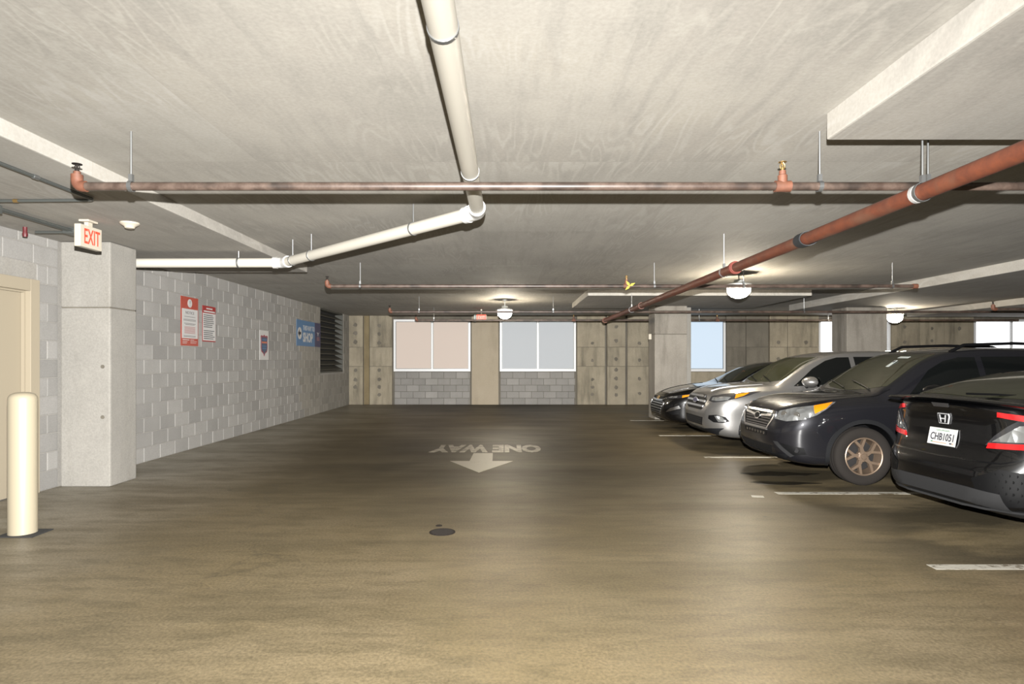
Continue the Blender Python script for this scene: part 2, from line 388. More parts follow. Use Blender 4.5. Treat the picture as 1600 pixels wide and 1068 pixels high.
# back wall
wb = MB(); WIN = [(-3.68, -1.155), (-.19, 2.31), (4.79, 7.23), (10.3, 12.65), (15.4, 17.9)]
WZ0, WZ1 = 1.095, 2.80
edges = [-5.4]+[e for w in WIN for e in w]+[21]
for i in range(0, len(edges), 2): wb.box(edges[i], edges[i+1], WB+.10, WB+.34, 0, CZ)
for a, b in WIN:
    wb.box(a, b, WB+.10, WB+.34, 0, WZ0); wb.box(a, b, WB+.10, WB+.34, WZ1, CZ)
wall_back = struct('wall_back', wb, 'dark_concrete')
def panel(x0, x1, z0, z1, y=0.0, mat='back_concrete', name='concrete_panel'):
    return MB().box(x0+.007, x1-.007, WB+y, WB+.12, z0+.005, z1-.005, .006).build(name, mat, wall_back)
ROWS = [(0, 1.26), (1.26, 1.89), (1.89, CZ)]
for x0, x1, y, mat in ((-5.15, -4.68, 0, 'back_concrete'), (-4.47, -3.72, 0, 'back_concrete'), (2.34, 3.27, 0, 'back_concrete'), (3.32, 3.93, -.05, 'back_concrete'),
                       (4.0, 4.79, .03, 'back_concrete'), (7.25, 7.9, .02, 'dark_concrete'), (7.9, 8.64, .02, 'dark_concrete'), (8.66, 9.25, -.02, 'back_concrete'), (9.25, 10.28, -.02, 'back_concrete'),
                       (12.67, 13.6, 0, 'back_concrete'), (13.6, 14.4, 0, 'back_concrete'), (14.4, 15.38, 0, 'back_concrete'), (17.92, 19.2, 0, 'back_concrete'), (19.2, 20.9, 0, 'back_concrete')):
    for z0, z1 in ROWS: panel(x0, x1, z0, z1, y, mat)
panel(-4.67, -4.48, 0, CZ, .05, 'strip_concrete', 'pilaster_strip')
panel(-1.12, -.225, 0, CZ, -.03, 'pilaster_concrete', 'pilaster')
for x, zs, r in ((-4.93, (2.62, 2.35, 2.06, 1.13, .82, .58), .055), (-4.15, (2.6, 2.32, 2.03, 1.14, .83, .58, .33), .05), (2.85, (2.02, 1.45, .83, .58, .34), .042), (3.62, (2.55, 2.1, 1.5, 1.15, .86, .57, .33), .05),
                 (4.4, (2.02, 1.46, .85, .37), .045), (8.25, (2.05, 1.5), .045), (8.95, (2.05, 1.5), .05), (9.85, (2.05, 1.5), .05), (13.1, (2.55, 2.05), .045), (14.0, (2.5, 2.1), .04), (14.9, (2.5,), .05)):
    y = WB-.05 if x == 3.62 else WB-.02 if 8.6 < x < 10 else WB+.03 if x == 4.4 else WB+.02 if x == 8.25 else WB
    for z in zs:
        n = 11; poly = [(x+rnd.uniform(-.01, .01)+1.3*r*rnd.uniform(.75, 1.15)*math.cos(2*PI*k/n), z+1.3*r*rnd.uniform(.75, 1.2)*math.sin(2*PI*k/n)) for k in range(n)]
        MB().prism(poly, lambda a, b, t: (a, y+t, b), -.002, .004).build('tie_hole', 'dark_concrete', wall_back)
for wi, (a, b) in enumerate(WIN):
    if wi == 2:
        panel(a+.0, b, 0, WZ0-.01, .06, 'back_concrete'); continue
    h = WZ0/5.0; hh = (WZ0-.02)/5
    for r in range(5):
        x = a+.02-(.2 if r % 2 else 0)
        while x < b-.02:
            p, q = max(x, a+.02), min(x+.4065, b-.02); x += .4065
            if q-p < .04: continue
            o = link('block', block_mesh(('B%d' % wi, round(q-p, 3)), 0, q-p-J, hh-J, 'block'), None, wall_back)
            o.rotation_euler = (0, 0, -PI/2); o.location = ((p+q)/2, WB+.06+rnd.uniform(-.002, .002), hh*(r+.5))
panes = ['pane_warm', 'pane_grey', 'pane_blue', 'pane_day', 'pane_day']
for wi, (a, b) in enumerate(WIN):
    f = MB(); t = .065; y0, y1 = WB+.02, WB+.14
    for bx in ((a, b, WZ0, WZ0+t*1.25), (a, b, WZ1-t, WZ1), (a, a+t, WZ0+t*1.25, WZ1-t), (b-t, b, WZ0+t*1.25, WZ1-t)): f.box(bx[0], bx[1], y0, y1, bx[2], bx[3])
    c = (a+b)/2
    w = tag(f.build('window_%d' % (wi+1), 'white_frame'), kind='structure')
    MB().box(c-.028, c+.028, y0+.01, y1, WZ0+t*1.25, WZ1-t).build('mullion', 'white_frame', w)
    for p, q in ((a+t, c-.028), (c+.028, b-t)):
        # dark gasket lines around each pane, then the pane
        g = MB(); gy0, gy1, e = y0+.035, y0+.06, .014
        for bx in ((p, q, WZ0+t*1.25, WZ0+t*1.25+e), (p, q, WZ1-t-e, WZ1-t), (p, p+e, WZ0+t*1.25+e, WZ1-t-e), (q-e, q, WZ0+t*1.25+e, WZ1-t-e)): g.box(bx[0], bx[1], gy0, gy1, bx[2], bx[3])
        pn = MB().box(p, q, y0+.045, y0+.055, WZ0+t*1.25, WZ1-t).build('pane', panes[wi], w)
        g.build('gasket', 'conduit', pn)

# door in the left wall
d = MB(); fx = WL+.035
for y0, y1, z0, z1 in ((DY0, DY0+.13, 0, DZ), (DY1-.13, DY1, 0, DZ), (DY0+.13, DY1-.13, DZ-.13, DZ)): d.box(WL-.2, fx, y0, y1, z0, z1, .006)
door = tag(d.build('door_1', 'door_paint'), kind='structure')
MB().box(WL-.12, WL-.06, DY0+.132, DY1-.132, .012, DZ-.133, .003).build('door_leaf', 'door_paint', door)
s = MB()
for y0, y1, z0, z1 in ((DY1-.15, DY1-.13, 0, DZ-.13), (DY0+.13, DY0+.15, 0, DZ-.13), (DY0+.15, DY1-.15, DZ-.15, DZ-.13)): s.box(WL-.055, WL-.02, y0, y1, z0, z1)
s.build('door_stop', 'door_paint', door)
hd = MB().lathe([(.03, 0), (.03, .012), (.012, .014), (.012, .05)], (WL-.06, DY0+.22, 1.02), 'x', 14); hd.tube([(WL-.012, DY0+.22, 1.02), (WL-.012, DY0+.34, 1.02)], .011, 10)
hd.build('door_handle', 'galv', door)

# louver in the left wall
lv = empty('louvered_vent', (WL-.05, LY0, LZ), 'dark louvered vent opening at the far end of the block wall', 'vent')
fr = MB(); H = CZ-LZ; W = LY1-LY0
for y0, y1, z0, z1 in ((0, W, 0, .05), (0, W, H-.05, H), (0, .05, .05, H-.05), (W-.05, W, .05, H-.05)): fr.box(-.2, .035, y0, y1, z0, z1)
fr.build('frame', 'louver_frame', lv)
MB().box(-.22, -.2, 0, W, 0, H).build('backing', 'void', lv)
ns = 11
for k in range(ns):
    z = .07+(H-.14)*k/ns; dz = (H-.14)/ns
    MB().prism([(-.19, z+dz*.75), (-.185, z+dz*.82), (.01, z+.14*dz), (.03, z+.12*dz), (.03, z), (.005, z)], lambda a, b, t: (a, t, b), .05, W-.05).build('slat', 'louver', lv)

# ------------------------------------------------------------------ columns
def column(x0, x1, y0, y1, top, label, joints=(), mat='column_concrete'):
    c = empty('concrete_column', ((x0+x1)/2, (y0+y1)/2, 0), label, 'column')
    hx, hy = (x1-x0)/2, (y1-y0)/2; zs = [0]+list(joints)+[top]
    for a, b in zip(zs[:-1], zs[1:]):
        MB().box(-hx, hx, -hy, hy, a+(.004 if a else 0), b-.004, .018).build('shaft', mat, c)
    MB().box(-hx+.012, hx-.012, -hy+.012, hy-.012, .02, top-.02).build('core', 'dark_concrete', c)
    return c
cl = column(-5.12, -4.545, 6.99, 7.49, CZ-.11, 'pale concrete column beside the exit sign and block wall', (2.06,))
for y, z in ((-.252, 1.38), (-.252, .80)):
    MB().lathe([(.022, -.003), (.022, .003)], (.2, y, z), 'y', 14).build('tie_hole', 'dark_concrete', cl)
c2 = column(3.68, 4.48, 15.0, 15.65, CZ-.125, 'concrete column standing beside the nose of the black sedan', (2.1, 2.63), 'stained_concrete')
MB().box(.405, .52, -.25, .30, 0, CZ-.16, .01).build('side_pier', 'column_concrete', c2)
MB().box(-.475, -.405, -.03, .05, 1.98, 2.12, .01).build('junction_box', 'plastic_ivory', c2)
column(8.42, 9.42, 15.0, 15.7, CZ-.16, 'stained concrete column behind the roof of the silver SUV', (), 'stained_concrete')

# ------------------------------------------------------------------ pipes
ROD = .006
def hanger(parent, x, y, z, R, top, mat='galv', axis='x'):
    m = MB().tube([(x, y, z+R+.03), (x, y, top)], ROD, 8)
    m.build('hanger_rod', mat, parent)
    seg = 16; ring = []
    for k in range(seg+1):
        t = 2*PI*k/seg; c, s_ = math.cos(t)*(R+.004), math.sin(t)*(R+.004)
        ring.append((x, y+c, z+s_) if axis == 'x' else (x+c, y, z+s_))
    b = MB(); w = .013
    vs = []; fs = []
    for k, p in enumerate(ring):
        t = 2*PI*k/seg; n = Vector((0, math.cos(t), math.sin(t))) if axis == 'x' else Vector((math.cos(t), 0, math.sin(t)))
        a = Vector((w, 0, 0)) if axis == 'x' else Vector((0, w, 0))
        for q in (Vector(p)-a, Vector(p)+a, Vector(p)+a+n*.004, Vector(p)-a+n*.004): vs.append(q)
    for k in range(seg):
        for j in range(4): fs.append((k*4+j, k*4+(j+1) % 4, (k+1)*4+(j+1) % 4, (k+1)*4+j))
    b.add(vs, fs); b.box(x-.012, x+.012, y-.012, y+.012, z+R+.004, z+R+.05)
    b.build('hanger_ring', mat, parent)
def sprinkler(parent, x, y, z, R, base='fitting'):
    t = MB().tube([(x-.05, y, z), (x+.05, y, z)], R*1.35, 14); t.lathe([(R*1.1, z), (R*1.1, z+.07), (R*.8, z+.075), (R*.8, z+.1)], (x, y, 0), 'z', 14)
    f = t.build('tee_fitting', base, parent)
    h = MB().lathe([(.012, z+.1), (.012, z+.12), (.006, z+.125), (.006, z+.15)], (x, y, 0), 'z', 10)
    h.tube([(x-.012, y, z+.115), (x-.016, y, z+.135), (x-.004, y, z+.155)], .0035, 6); h.tube([(x+.012, y, z+.115), (x+.016, y, z+.135), (x+.004, y, z+.155)], .0035, 6)
    h.lathe([(.026, z+.155), (.026, z+.158)], (x, y, 0), 'z', 14)
    h.build('sprinkler_head', 'brass', f)
def branch(y, x0, x1, z, label, hang, heads, R=.027, elbow=True):
    e = empty('sprinkler_branch_pipe', (x0, y, z), label, 'pipe', 'sprinkler branch pipes under the ceiling')
    MB().tube([(0, 0, 0), (x1-x0, 0, 0)], R, 14).build('pipe', 'branch_pipe', e)
    for hx, top in hang: hanger(e, hx-x0, 0, 0, R, top-z)
    for hx in heads: sprinkler(e, hx-x0, 0, 0, R)
    if elbow:
        el = MB().tube(fillet([(.06, 0, 0), (0, 0, 0), (0, 0, .075)], .04), R*1.3, 14); el.lathe([(R*.8, .075), (R*.8, .095)], (0, 0, 0), 'z', 12)
        f = el.build('elbow_fitting', 'fitting', e)
        h = MB().lathe([(.012, .095), (.012, .11), (.006, .115), (.006, .14)], (0, 0, 0), 'z', 10); h.lathe([(.03, .142), (.03, .146)], (0, 0, 0), 'z', 14)
        h.tube([(-.012, 0, .108), (-.017, 0, .125), (-.004, 0, .143)], .0035, 6); h.tube([(.012, 0, .108), (.017, 0, .125), (.004, 0, .143)], .0035, 6)
        h.build('sprinkler_head', 'iron', f)
    return e
BZ = EYE+1.125
b1 = branch(3.93, -2.77, 6.5, BZ, 'rusty sprinkler branch pipe nearest the viewer, crossing under the white drain pipe run', [(-2.42, CZ), (2.03, CZ), (2.73, CZ)], [1.79])
b2 = branch(9.2, -2.70, 6.2, BZ, 'second rusty sprinkler branch pipe, the one with the yellow tag', [(-2.2, CZ), (2.25, CZ), (3.6, CZ), (5.85, CZ)], [1.83])
MB().tube([(6.2+2.70-.04, 0, 0), (8.93, 0, 0)], .037, 12).build('end_cap', 'fitting', b2)
yt = MB()
for a in (.5, 2.2, 3.9): yt.prism([(0, 0), (.035, .02), (.095, .0), (.035, -.02)], lambda p, q, t, a=a: (4.57+p*math.cos(a)-q*math.sin(a), -.04+t, .0+p*math.sin(a)+q*math.cos(a)), -.004, .004)
yt.build('tag', 'tag_yellow', b2)
b3 = branch(14.06, -2.68, 20.5, BZ, 'third sprinkler branch pipe, passing just in front of the far ceiling lamp', [(-2.0, CZ), (1.1, CZ), (6.9, CZ), (12.2, CZ)], [], elbow=True)
b4 = branch(16.96, -2.5, 14.3, BZ, 'farthest sprinkler branch pipe, passing across the tops of the windows', [(-2.0, CZ), (5.4, CZ), (9.0, CZ)], [1.9, 5.9])
branch(11.6, 9.3, 16, EYE+.98, 'short dark sprinkler branch pipe above the roof of the dark grey SUV', [(9.9, CZ)], [])

mp = empty('sprinkler_main_pipe', (2.55, -1, EYE+1.03), 'rust-orange sprinkler main pipe running diagonally across the right side of the ceiling', 'pipe')
R = .052
MB().tube([(0, 0, 0), (0, 16.6, 0)], R, 20).build('pipe', 'main_pipe', mp)
MB().tube([(0, 16.56, 0), (0, 16.66, 0)], R*1.35, 16).build('end_cap', 'fitting', mp)
for y, mat in ((4.76, 'clamp_grey'),): MB().tube([(0, y-.014, 0), (0, y+.014, 0)], R+.006, 20).build('clamp_ring', mat, mp)
MB().tube([(0, 7.72, 0), (0, 7.80, 0)], R*1.22, 18).tube([(0, 7.735, 0), (0, 7.785, 0)], R*1.4, 18).build('coupling', 'coupling_red', mp)
MB().tube([(0, 12.4, 0), (0, 12.48, 0)], R*1.25, 18).build('coupling', 'main_pipe', mp)
for k in (0, 1): MB().tube([(0, 4.72+.14*k, .02), (0, 4.86+.14*k, .085)], .02, 8)
st = MB(); vs = []; fs = []; n = 20
for k in range(n+1):
    t = PI*.5+2*PI*.92*k/n; rr = R+.012; w = .055; sh = .10*math.sin(t*.5)
    for q in (-w, w): vs.append((rr*math.cos(t)*1.08, 6.1+q+sh, rr*math.sin(t)))
    for q in (w, -w): vs.append((rr*math.cos(t)*.92, 6.1+q+sh, rr*math.sin(t)*.9))
for k in range(n):
    for j in range(4): fs.append((k*4+j, k*4+(j+1) % 4, (k+1)*4+(j+1) % 4, (k+1)*4+j))
st.add(vs, fs).build('strap', 'strap_black', mp)
for y in (4.72, 8.1, 13.3): hanger(mp, 0, y, 0, R, CZ-EYE-1.03 - (.125 if y > 13 else 0), axis='y')

pv = empty('pvc_drain_pipe', (-.235, -1, EYE+1.25), 'thick cream PVC drain pipe running along the ceiling, bending left to the column', 'pipe')
PR = .058
P = [(0, 0, 0), (0, 6.12, 0), (-2.55, 8.62, -.025), (-5.1, 8.62, -.03)]
MB().tube([P[0], P[1]], PR, 24).build('pipe_run', 'pvc', pv)
a = Vector(P[1]); b = Vector(P[2]); c = Vector(P[3])
MB().tube([a, b], PR, 24).build('pipe_run', 'pvc', pv)
MB().tube([b, c], PR, 24).build('pipe_run', 'pvc', pv)
def joint(p, q, r):
    dq = (Vector(q)-Vector(p)).normalized(); return dq
d1 = (a-Vector(P[0])).normalized(); d2 = (b-a).normalized(); d3 = (c-b).normalized()
el = MB().tube(fillet([a-d1*.13, a, a+d2*.13], .09, 8), PR*1.13, 24)
el.build('elbow', 'pvc_white', pv)
for p, dd in ((a-d1*.13, d1), (a+d2*.13, d2), (b-d2*.1, d2), (b+d3*.1, d3)):
    MB().tube([p-dd*.025, p+dd*.025], PR*1.24, 24).build('collar', 'pvc_white', pv)
MB().tube(fillet([b-d2*.1, b, b+d3*.1], .08, 6), PR*1.13, 24).build('elbow', 'pvc_white', pv)
MB().tube([(0, 3.27, 0), (0, 3.29, 0)], PR+.004, 24).build('hanger_band', 'galv', pv)
MB().tube([(0, 5.02, 0), (0, 5.04, 0)], PR+.004, 24).build('hanger_band', 'galv', pv)
for f, dd, base in ((.25, d2, a), (.80, d2, a), (.93, d2, a)):
    p = base+(b-a)*f
    MB().tube([p-dd*.008, p+dd*.008], PR+.006, 24).build('hanger_band', 'galv', pv)
    MB().tube([p+Vector((0, 0, PR)), (p.x, p.y, CZ-EYE-1.25)], .006, 8).build('hanger_rod', 'galv', pv)
p = b+(c-b)*.22
MB().tube([p-d3*.01, p+d3*.01], PR+.006, 24).build('hanger_band', 'galv', pv)
MB().tube([p+Vector((0, 0, PR)), (p.x, p.y, CZ-EYE-1.25-.11)], .006, 8).build('hanger_rod', 'galv', pv)

# conduits near the exit sign
ZP = CZ-.11
cd = empty('conduit', (-3.46, 3.0, ZP), 'grey steel conduit bent at a right angle on the ceiling at upper left', 'conduit')
MB().tube(fillet([(0, 0, -.02), (0, 2.12, -.02), (-1.3, 2.16, -.02)], .06), .0135, 12).build('tube', 'conduit', cd)
for y in (.2, 1.45): MB().tube([(0, y, -.02), (0, y+.05, -.02)], .018, 12).build('coupling', 'galv', cd)
MB().box(-.025, .025, .6, .625, -.042, 0).build('strap', 'galv', cd)
MB().tube([(-.7, 2.142, -.02), (-.66, 2.143, -.02)], .0165, 12).build('coupling', 'brass', cd)
jb = empty('junction_box', (-4.62, 5.3, ZP), 'grey steel junction box with conduit on the ceiling above the door', 'junction box')
MB().box(-.15, .17, -.06, .08, -.075, 0, .006).build('box', 'conduit', jb)
MB().tube([(.12, .08, -.03), (.12, .95, -.03)], .0135, 12).build('conduit_tube', 'conduit', jb)
MB().tube([(.16, .08, -.03), (.16, .95, -.03)], .0135, 12).build('conduit_tube', 'conduit', jb)
MB().box(.06, .22, .95, 1.1, -.06, 0, .006).build('end_box', 'conduit', jb)
MB().tube([(-.25, 1.0, -.04), (.08, 1.0, -.04)], .0135, 12).build('conduit_tube', 'conduit', jb)
MB().lathe([(.02, -.10), (.026, -.07), (.02, -.05), (.02, 0)], (-.32, .95, 0), 'z', 12).build('sensor', 'maroon', jb)
sd = empty('smoke_detector', (-3.74, 6.05, ZP), 'round ivory smoke detector on the ceiling right of the exit sign', 'smoke detector')
MB().lathe([(.088, 0), (.088, -.012), (.078, -.02)], (0, 0, 0), 'z', 28).build('base', 'plastic_ivory', sd)
MB().lathe([(.078, -.02), (.05, -.038), (.042, -.055), (.02, -.06), (0.0001, -.06)], (0, 0, 0), 'z', 28).build('cover', 'plastic_ivory', sd)

# exit sign
ex = empty('exit_sign', (-4.09, 5.96, ZP), 'lit red EXIT sign hanging in front of the left column', 'sign')
MB().box(-.03, .03, -.155, .155, -.275, -.06, .006).build('housing', 'plastic_ivory', ex)
MB().box(-.05, .05, -.07, .07, -.02, 0, .006).box(-.02, .02, -.03, .03, -.062, -.018).build('canopy', 'plastic_ivory', ex)
MX = Matrix(((0, 0, 1, .031), (1, 0, 0, .012), (0, 1, 0, -.165), (0, 0, 0, 1)))
lettering('EXIT', 'exit_red', ex, MX, fit=(.225, .145), bold=.012)
ex2 = empty('exit_sign', (-.70, 17.6, CZ), 'small red lit exit sign between the two far windows', 'sign')
MB().box(-.15, .15, -.03, .03, -.34, -.14, .006).build('housing', 'plastic_ivory', ex2)
MB().box(-.02, .02, -.02, .02, -.14, 0).build('stem', 'plastic_ivory', ex2)
MB().box(-.135, .135, -.034, -.029, -.325, -.155).build('face', 'exit_red', ex2)
MB().box(-.22, -.155, -.04, .03, -.36, -.13, .006).build('side_cap', 'conduit', ex2)
lettering('EXIT', 'plastic_ivory', ex2, Matrix(((1, 0, 0, 0), (0, 0, -1, -.036), (0, 1, 0, -.24), (0, 0, 0, 1))), fit=(.2, .10), bold=.01)

# bollard
bo = empty('bollard', (-4.05, 5.1, 0), 'cream painted steel bollard standing at the left edge', 'bollard')
MB().lathe([(.103, 0), (.103, 1.12), (.10, 1.145), (.085, 1.168), (.05, 1.183), (.0001, 1.188)], (0, 0, 0), 'z', 32).build('post', 'cream_paint', bo)
MB().box(-.13, .17, -.12, .12, 0, .008).build('base_plate', 'black_base', bo)

# floor drain and painted marks
fd = empty('floor_drain', (-.535, 5.14, 0), 'round dark iron drain cover in the middle of the floor', 'drain')
MB().lathe([(.11, 0), (.11, .004), (.095, .005)], (0, 0, 0), 'z', 28).build('rim', 'iron', fd)
gm = MB()
for k in range(-4, 5):
    w = math.sqrt(max(.092**2-(k*.02)**2, 0)); gm.box(-w, w, k*.02-.006, k*.02+.006, .004, .008)
gm.build('grate', 'iron', fd)
tag(MB().lathe([(.03, 0), (.028, .004), (.0001, .005)], (-.585, 5.34, 0), 'z', 14).build('floor_plug', 'iron'), 'small dark plug in the floor just behind the drain cover', 'plug')
def flat(name, poly, mat, label, cat, group=None):
    return tag(MB().prism(poly, lambda a, b, t: (a, b, t), .0004, .0028).build(name, mat), label, cat, group)
flat('floor_arrow', [(-.50, 9.52), (-.52, 8.77), (-.80, 8.77), (-.345, 7.87), (.11, 8.77), (-.19, 8.77), (-.20, 9.52)], 'arrow_paint', 'painted one way arrow on the floor pointing toward the viewer', 'floor marking')
ow = lettering('ONE WAY', 'word_paint', None, Matrix(((-1, 0, 0, -.32), (0, -1, 0, 10.03), (0, 0, 1, .002), (0, 0, 0, 1))), fit=(1.80, .86), bold=.055, name='floor_lettering', depth=.0022)
tag(ow, 'worn ONE WAY lettering painted upside down on the floor above the arrow', 'floor marking')
for y, x0, x1, lab in ((4.27, 2.99, 8.6, 'white parking line nearest the viewer, in front of the black hatchback'), (6.65, 2.96, 8.6, 'white parking line between the black hatchback and the dark grey SUV'),
                       (9.12, 2.98, 8.6, 'white parking line between the dark grey SUV and the silver SUV'), (11.77, 2.97, 8.6, 'white parking line between the silver SUV and the black sedan'), (14.72, 3.02, 8.4, 'farthest white parking line, at the foot of the concrete column')):
    flat('parking_line', [(x0, y-.05), (x1, y-.05), (x1, y+.05), (x0, y+.05)], 'line_paint', lab, 'floor marking', 'painted parking lines')
flat('paint_scrap', [(2.62, 6.46), (2.74, 6.44), (2.76, 6.52), (2.64, 6.54)], 'line_paint', 'small white paint scrap on the floor before the dark grey SUV', 'floor marking')

# ------------------------------------------------------------------ signs on the block wall; local u runs along +Y, v up
def sign(name, y0, y1, z0, z1, mat, label):
    s = empty(name, (WL+.002, (y0+y1)/2, (z0+z1)/2), label, 'sign'); w, h = (y1-y0)/2, (z1-z0)/2
    MB().box(0, .006, -w, w, -h, h).build('plate', mat, s)
    return s, w, h
def SM(u, v, lift=.009): return Matrix(((0, 0, 1, lift), (1, 0, 0, u), (0, 1, 0, v), (0, 0, 0, 1)))
def srect(s, u0, u1, v0, v1, mat, name, x=.008): return MB().box(.005, x, u0, u1, v0, v1).build(name, mat, s)
def lines(s, rows, mat, name='print_lines'):
    m = MB()
    for u0, u1, v, t in rows: m.box(.007, .0092, u0, u1, v-t/2, v+t/2)
    return m.build(name, mat, s)
s, w, h = sign('notice_sign', 9.63, 10.17, 1.69, 2.48, 'sign_red', 'red and white NOTICE sign on the block wall, left of the pair')
srect(s, -w+.03, w-.02, -h+.12, h-.195, 'sign_white', 'paper_panel')
MB().lathe([(.068, .006), (.068, .009)], (0, 0, h-.10), 'x', 28).build('badge', 'sign_white', s)
lettering('!', 'print_grey', s, SM(0, h-.10, .0105), fit=(.014, .095), bold=.01)
lettering('NOTICE', 'print_grey', s, SM(0, h-.255, .0095), fit=(.27, .045))
r2 = random.Random(3)
lines(s, [(-.17, .17, .075, .008), (-.2, .19, .03, .008), (-.2, .19, .012, .008), (-.18, .18, -.035, .008), (-.14, .15, -.052, .008), (-.19, .18, -.235, .008), (-.19, .18, -.25, .006)], 'print_grey')
lines(s, [(-.17, .17, -.09-.017*k, .008) for k in range(7)], 'print_pink')
lines(s, [(-.22, -.02, -h+.095, .012), (-.22, -.08, -h+.065, .008), (-.22, -.1, -h+.04, .008), (.02, .13, -h+.095, .008), (.02, .22, -h+.07, .006), (.02, .2, -h+.045, .006)], 'sign_white')
s, w, h = sign('rules_sign', 10.32, 10.78, 1.775, 2.39, 'sign_darkred', 'narrow white rules sign with dark red heading, right of the pair')
srect(s, -w+.008, w-.008, -h+.02, h-.125, 'sign_white', 'paper_panel')
lines(s, [(-.10, .11, h-.045, .022), (-.19, .20, h-.095, .024)], 'sign_white')
lines(s, [(-.20, .10+.09*r2.random(), h-.16-.0335*k, .012) for k in range(13) if k != 7], 'print_black')
s, w, h = sign('shield_sign', 12.71, 13.19, 1.465, 2.09, 'sign_white', 'white sign with a dark blue and red shield emblem on the block wall')
def shield(k): return [(x*k, z*k) for x, z in ((-.19, .19), (-.13, .21), (-.07, .19), (0, .225), (.07, .19), (.13, .21), (.19, .19), (.17, .10), (.18, -.05), (.15, -.14), (.05, -.18), (0, -.245), (-.05, -.18), (-.15, -.14), (-.18, -.05), (-.17, .10))]
MB().prism(shield(1.0), lambda a, b, t: (t, a, b), .005, .008).build('shield', 'shield_red', s)
MB().prism(shield(.82), lambda a, b, t: (t, a, b), .007, .010).build('shield_field', 'shield_navy', s)
srect(s, -.13, .13, .04, .075, 'shield_orange', 'stripe', .012)
srect(s, -.12, .12, .105, .125, 'sign_blue', 'stripe', .012); srect(s, -.12, .12, -.03, -.01, 'sign_blue', 'stripe', .012); srect(s, -.10, .10, -.08, -.06, 'sign_blue', 'stripe', .012)
s, w, h = sign('shop_sign', 14.96, 16.88, 1.82, 2.47, 'sign_blue', 'blue THIS WAY TO SHOP sign with arrow beside the louvered vent')
srect(s, w-.5, w, -h, h, 'sign_navy', 'end_panel')
MB().lathe([(.15, .006), (.15, .009)], (0, -w+.22, -.01), 'x', 28).build('arrow_disc', 'sign_white', s)
MB().prism([(-.13, 0), (-.02, .10), (-.02, .035), (.09, .035), (.09, -.035), (-.02, -.035), (-.02, -.10)], lambda a, b, t: (t, -w+.22+a, -.01+b), .008, .011).build('arrow', 'print_black', s)
lettering('THIS WAY TO', 'sign_white', s, SM(-.03, .14), fit=(.92, .13), bold=.01)
lettering('SHOP', 'sign_white', s, SM(-.10, -.10), fit=(.78, .25), bold=.035)
lettering('Y', 'sign_white', s, SM(w-.22, .02), fit=(.2, .10)); lines(s, [(w-.32, w-.1, -.07-.035*k, .016) for k in range(3)], 'print_pink')

# ------------------------------------------------------------------ lamps
def lamp(x, y, ztop, drop, label, R=.17):
    e = empty('ceiling_lamp', (x, y, ztop), label, 'lamp', 'garage ceiling lamps')
    MB().tube([(0, 0, 0), (0, 0, -drop)], .012, 10).lathe([(.06, 0), (.06, -.02), (.02, -.03)], (0, 0, 0), 'z', 16).build('stem', 'lamp_metal', e)
    MB().lathe([(.07, -drop+.05), (.09, -drop), (R*1.12, -drop-.03), (R*1.12, -drop-.055), (R, -drop-.06)], (0, 0, 0), 'z', 28).build('hood', 'lamp_metal', e)
    g = MB(); seg = 48; prof = [(R*.98, -.06), (R*1.0, -.10), (R*.95, -.17), (R*.90, -.19), (R*.66, -.235), (R*.3, -.262), (.001, -.27)]
    vs = [((r*(1+(.025 if k % 2 else -.025)*(i < 4)))*math.cos(2*PI*k/seg) if r > .01 else 0, (r*(1+(.025 if k % 2 else -.025)*(i < 4)))*math.sin(2*PI*k/seg) if r > .01 else 0, h-drop) for i, (r, h) in enumerate(prof) for k in range(seg)]
    g.add(vs, [(i*seg+k, i*seg+(k+1) % seg, (i+1)*seg+(k+1) % seg, (i+1)*seg+k) for i in range(len(prof)-1) for k in range(seg)], True)
    g.build('glass', 'lamp_glass', e)
    return e
lamp(-.02, 14.8, CZ, .20, 'lit ceiling lamp hanging in front of the second far window')
lamp(3.95, 10.3, CZ, .16, 'bright ceiling lamp above the silver SUV', .185)
lamp(9.86, 15.4, CZ-.16, .10, 'lit ceiling lamp beside the far right column')


# wet oil stain on the floor before the dark grey SUV
plain('oil', (.04, .034, .024), .28, spec=.4)
def blob(cx, cy, rx, ry, n=40, seed=1):
    q = random.Random(seed); ph = [q.uniform(0, 6.28) for _ in range(4)]
    return [(cx+rx*math.cos(2*PI*k/n)*(1+.22*math.sin(2*2*PI*k/n+ph[0])+.14*math.sin(5*2*PI*k/n+ph[1])), cy+ry*math.sin(2*PI*k/n)*(1+.2*math.sin(3*2*PI*k/n+ph[2])+.12*math.sin(7*2*PI*k/n+ph[3]))) for k in range(n)]
tag(MB().prism(blob(3.50, 7.78, .40, .16, seed=4), lambda a, b, t: (a, b, t), .0003, .0016).build('oil_stain', 'oil'), 'wet dark oil stain on the floor under the nose of the dark grey SUV', 'stain')
tag(MB().prism(blob(3.30, 7.2, .36, .10, seed=9), lambda a, b, t: (a, b, t), .0003, .0016).build('oil_stain', 'oil'), 'dark oil stain on the floor left of the bronze front wheel', 'stain')

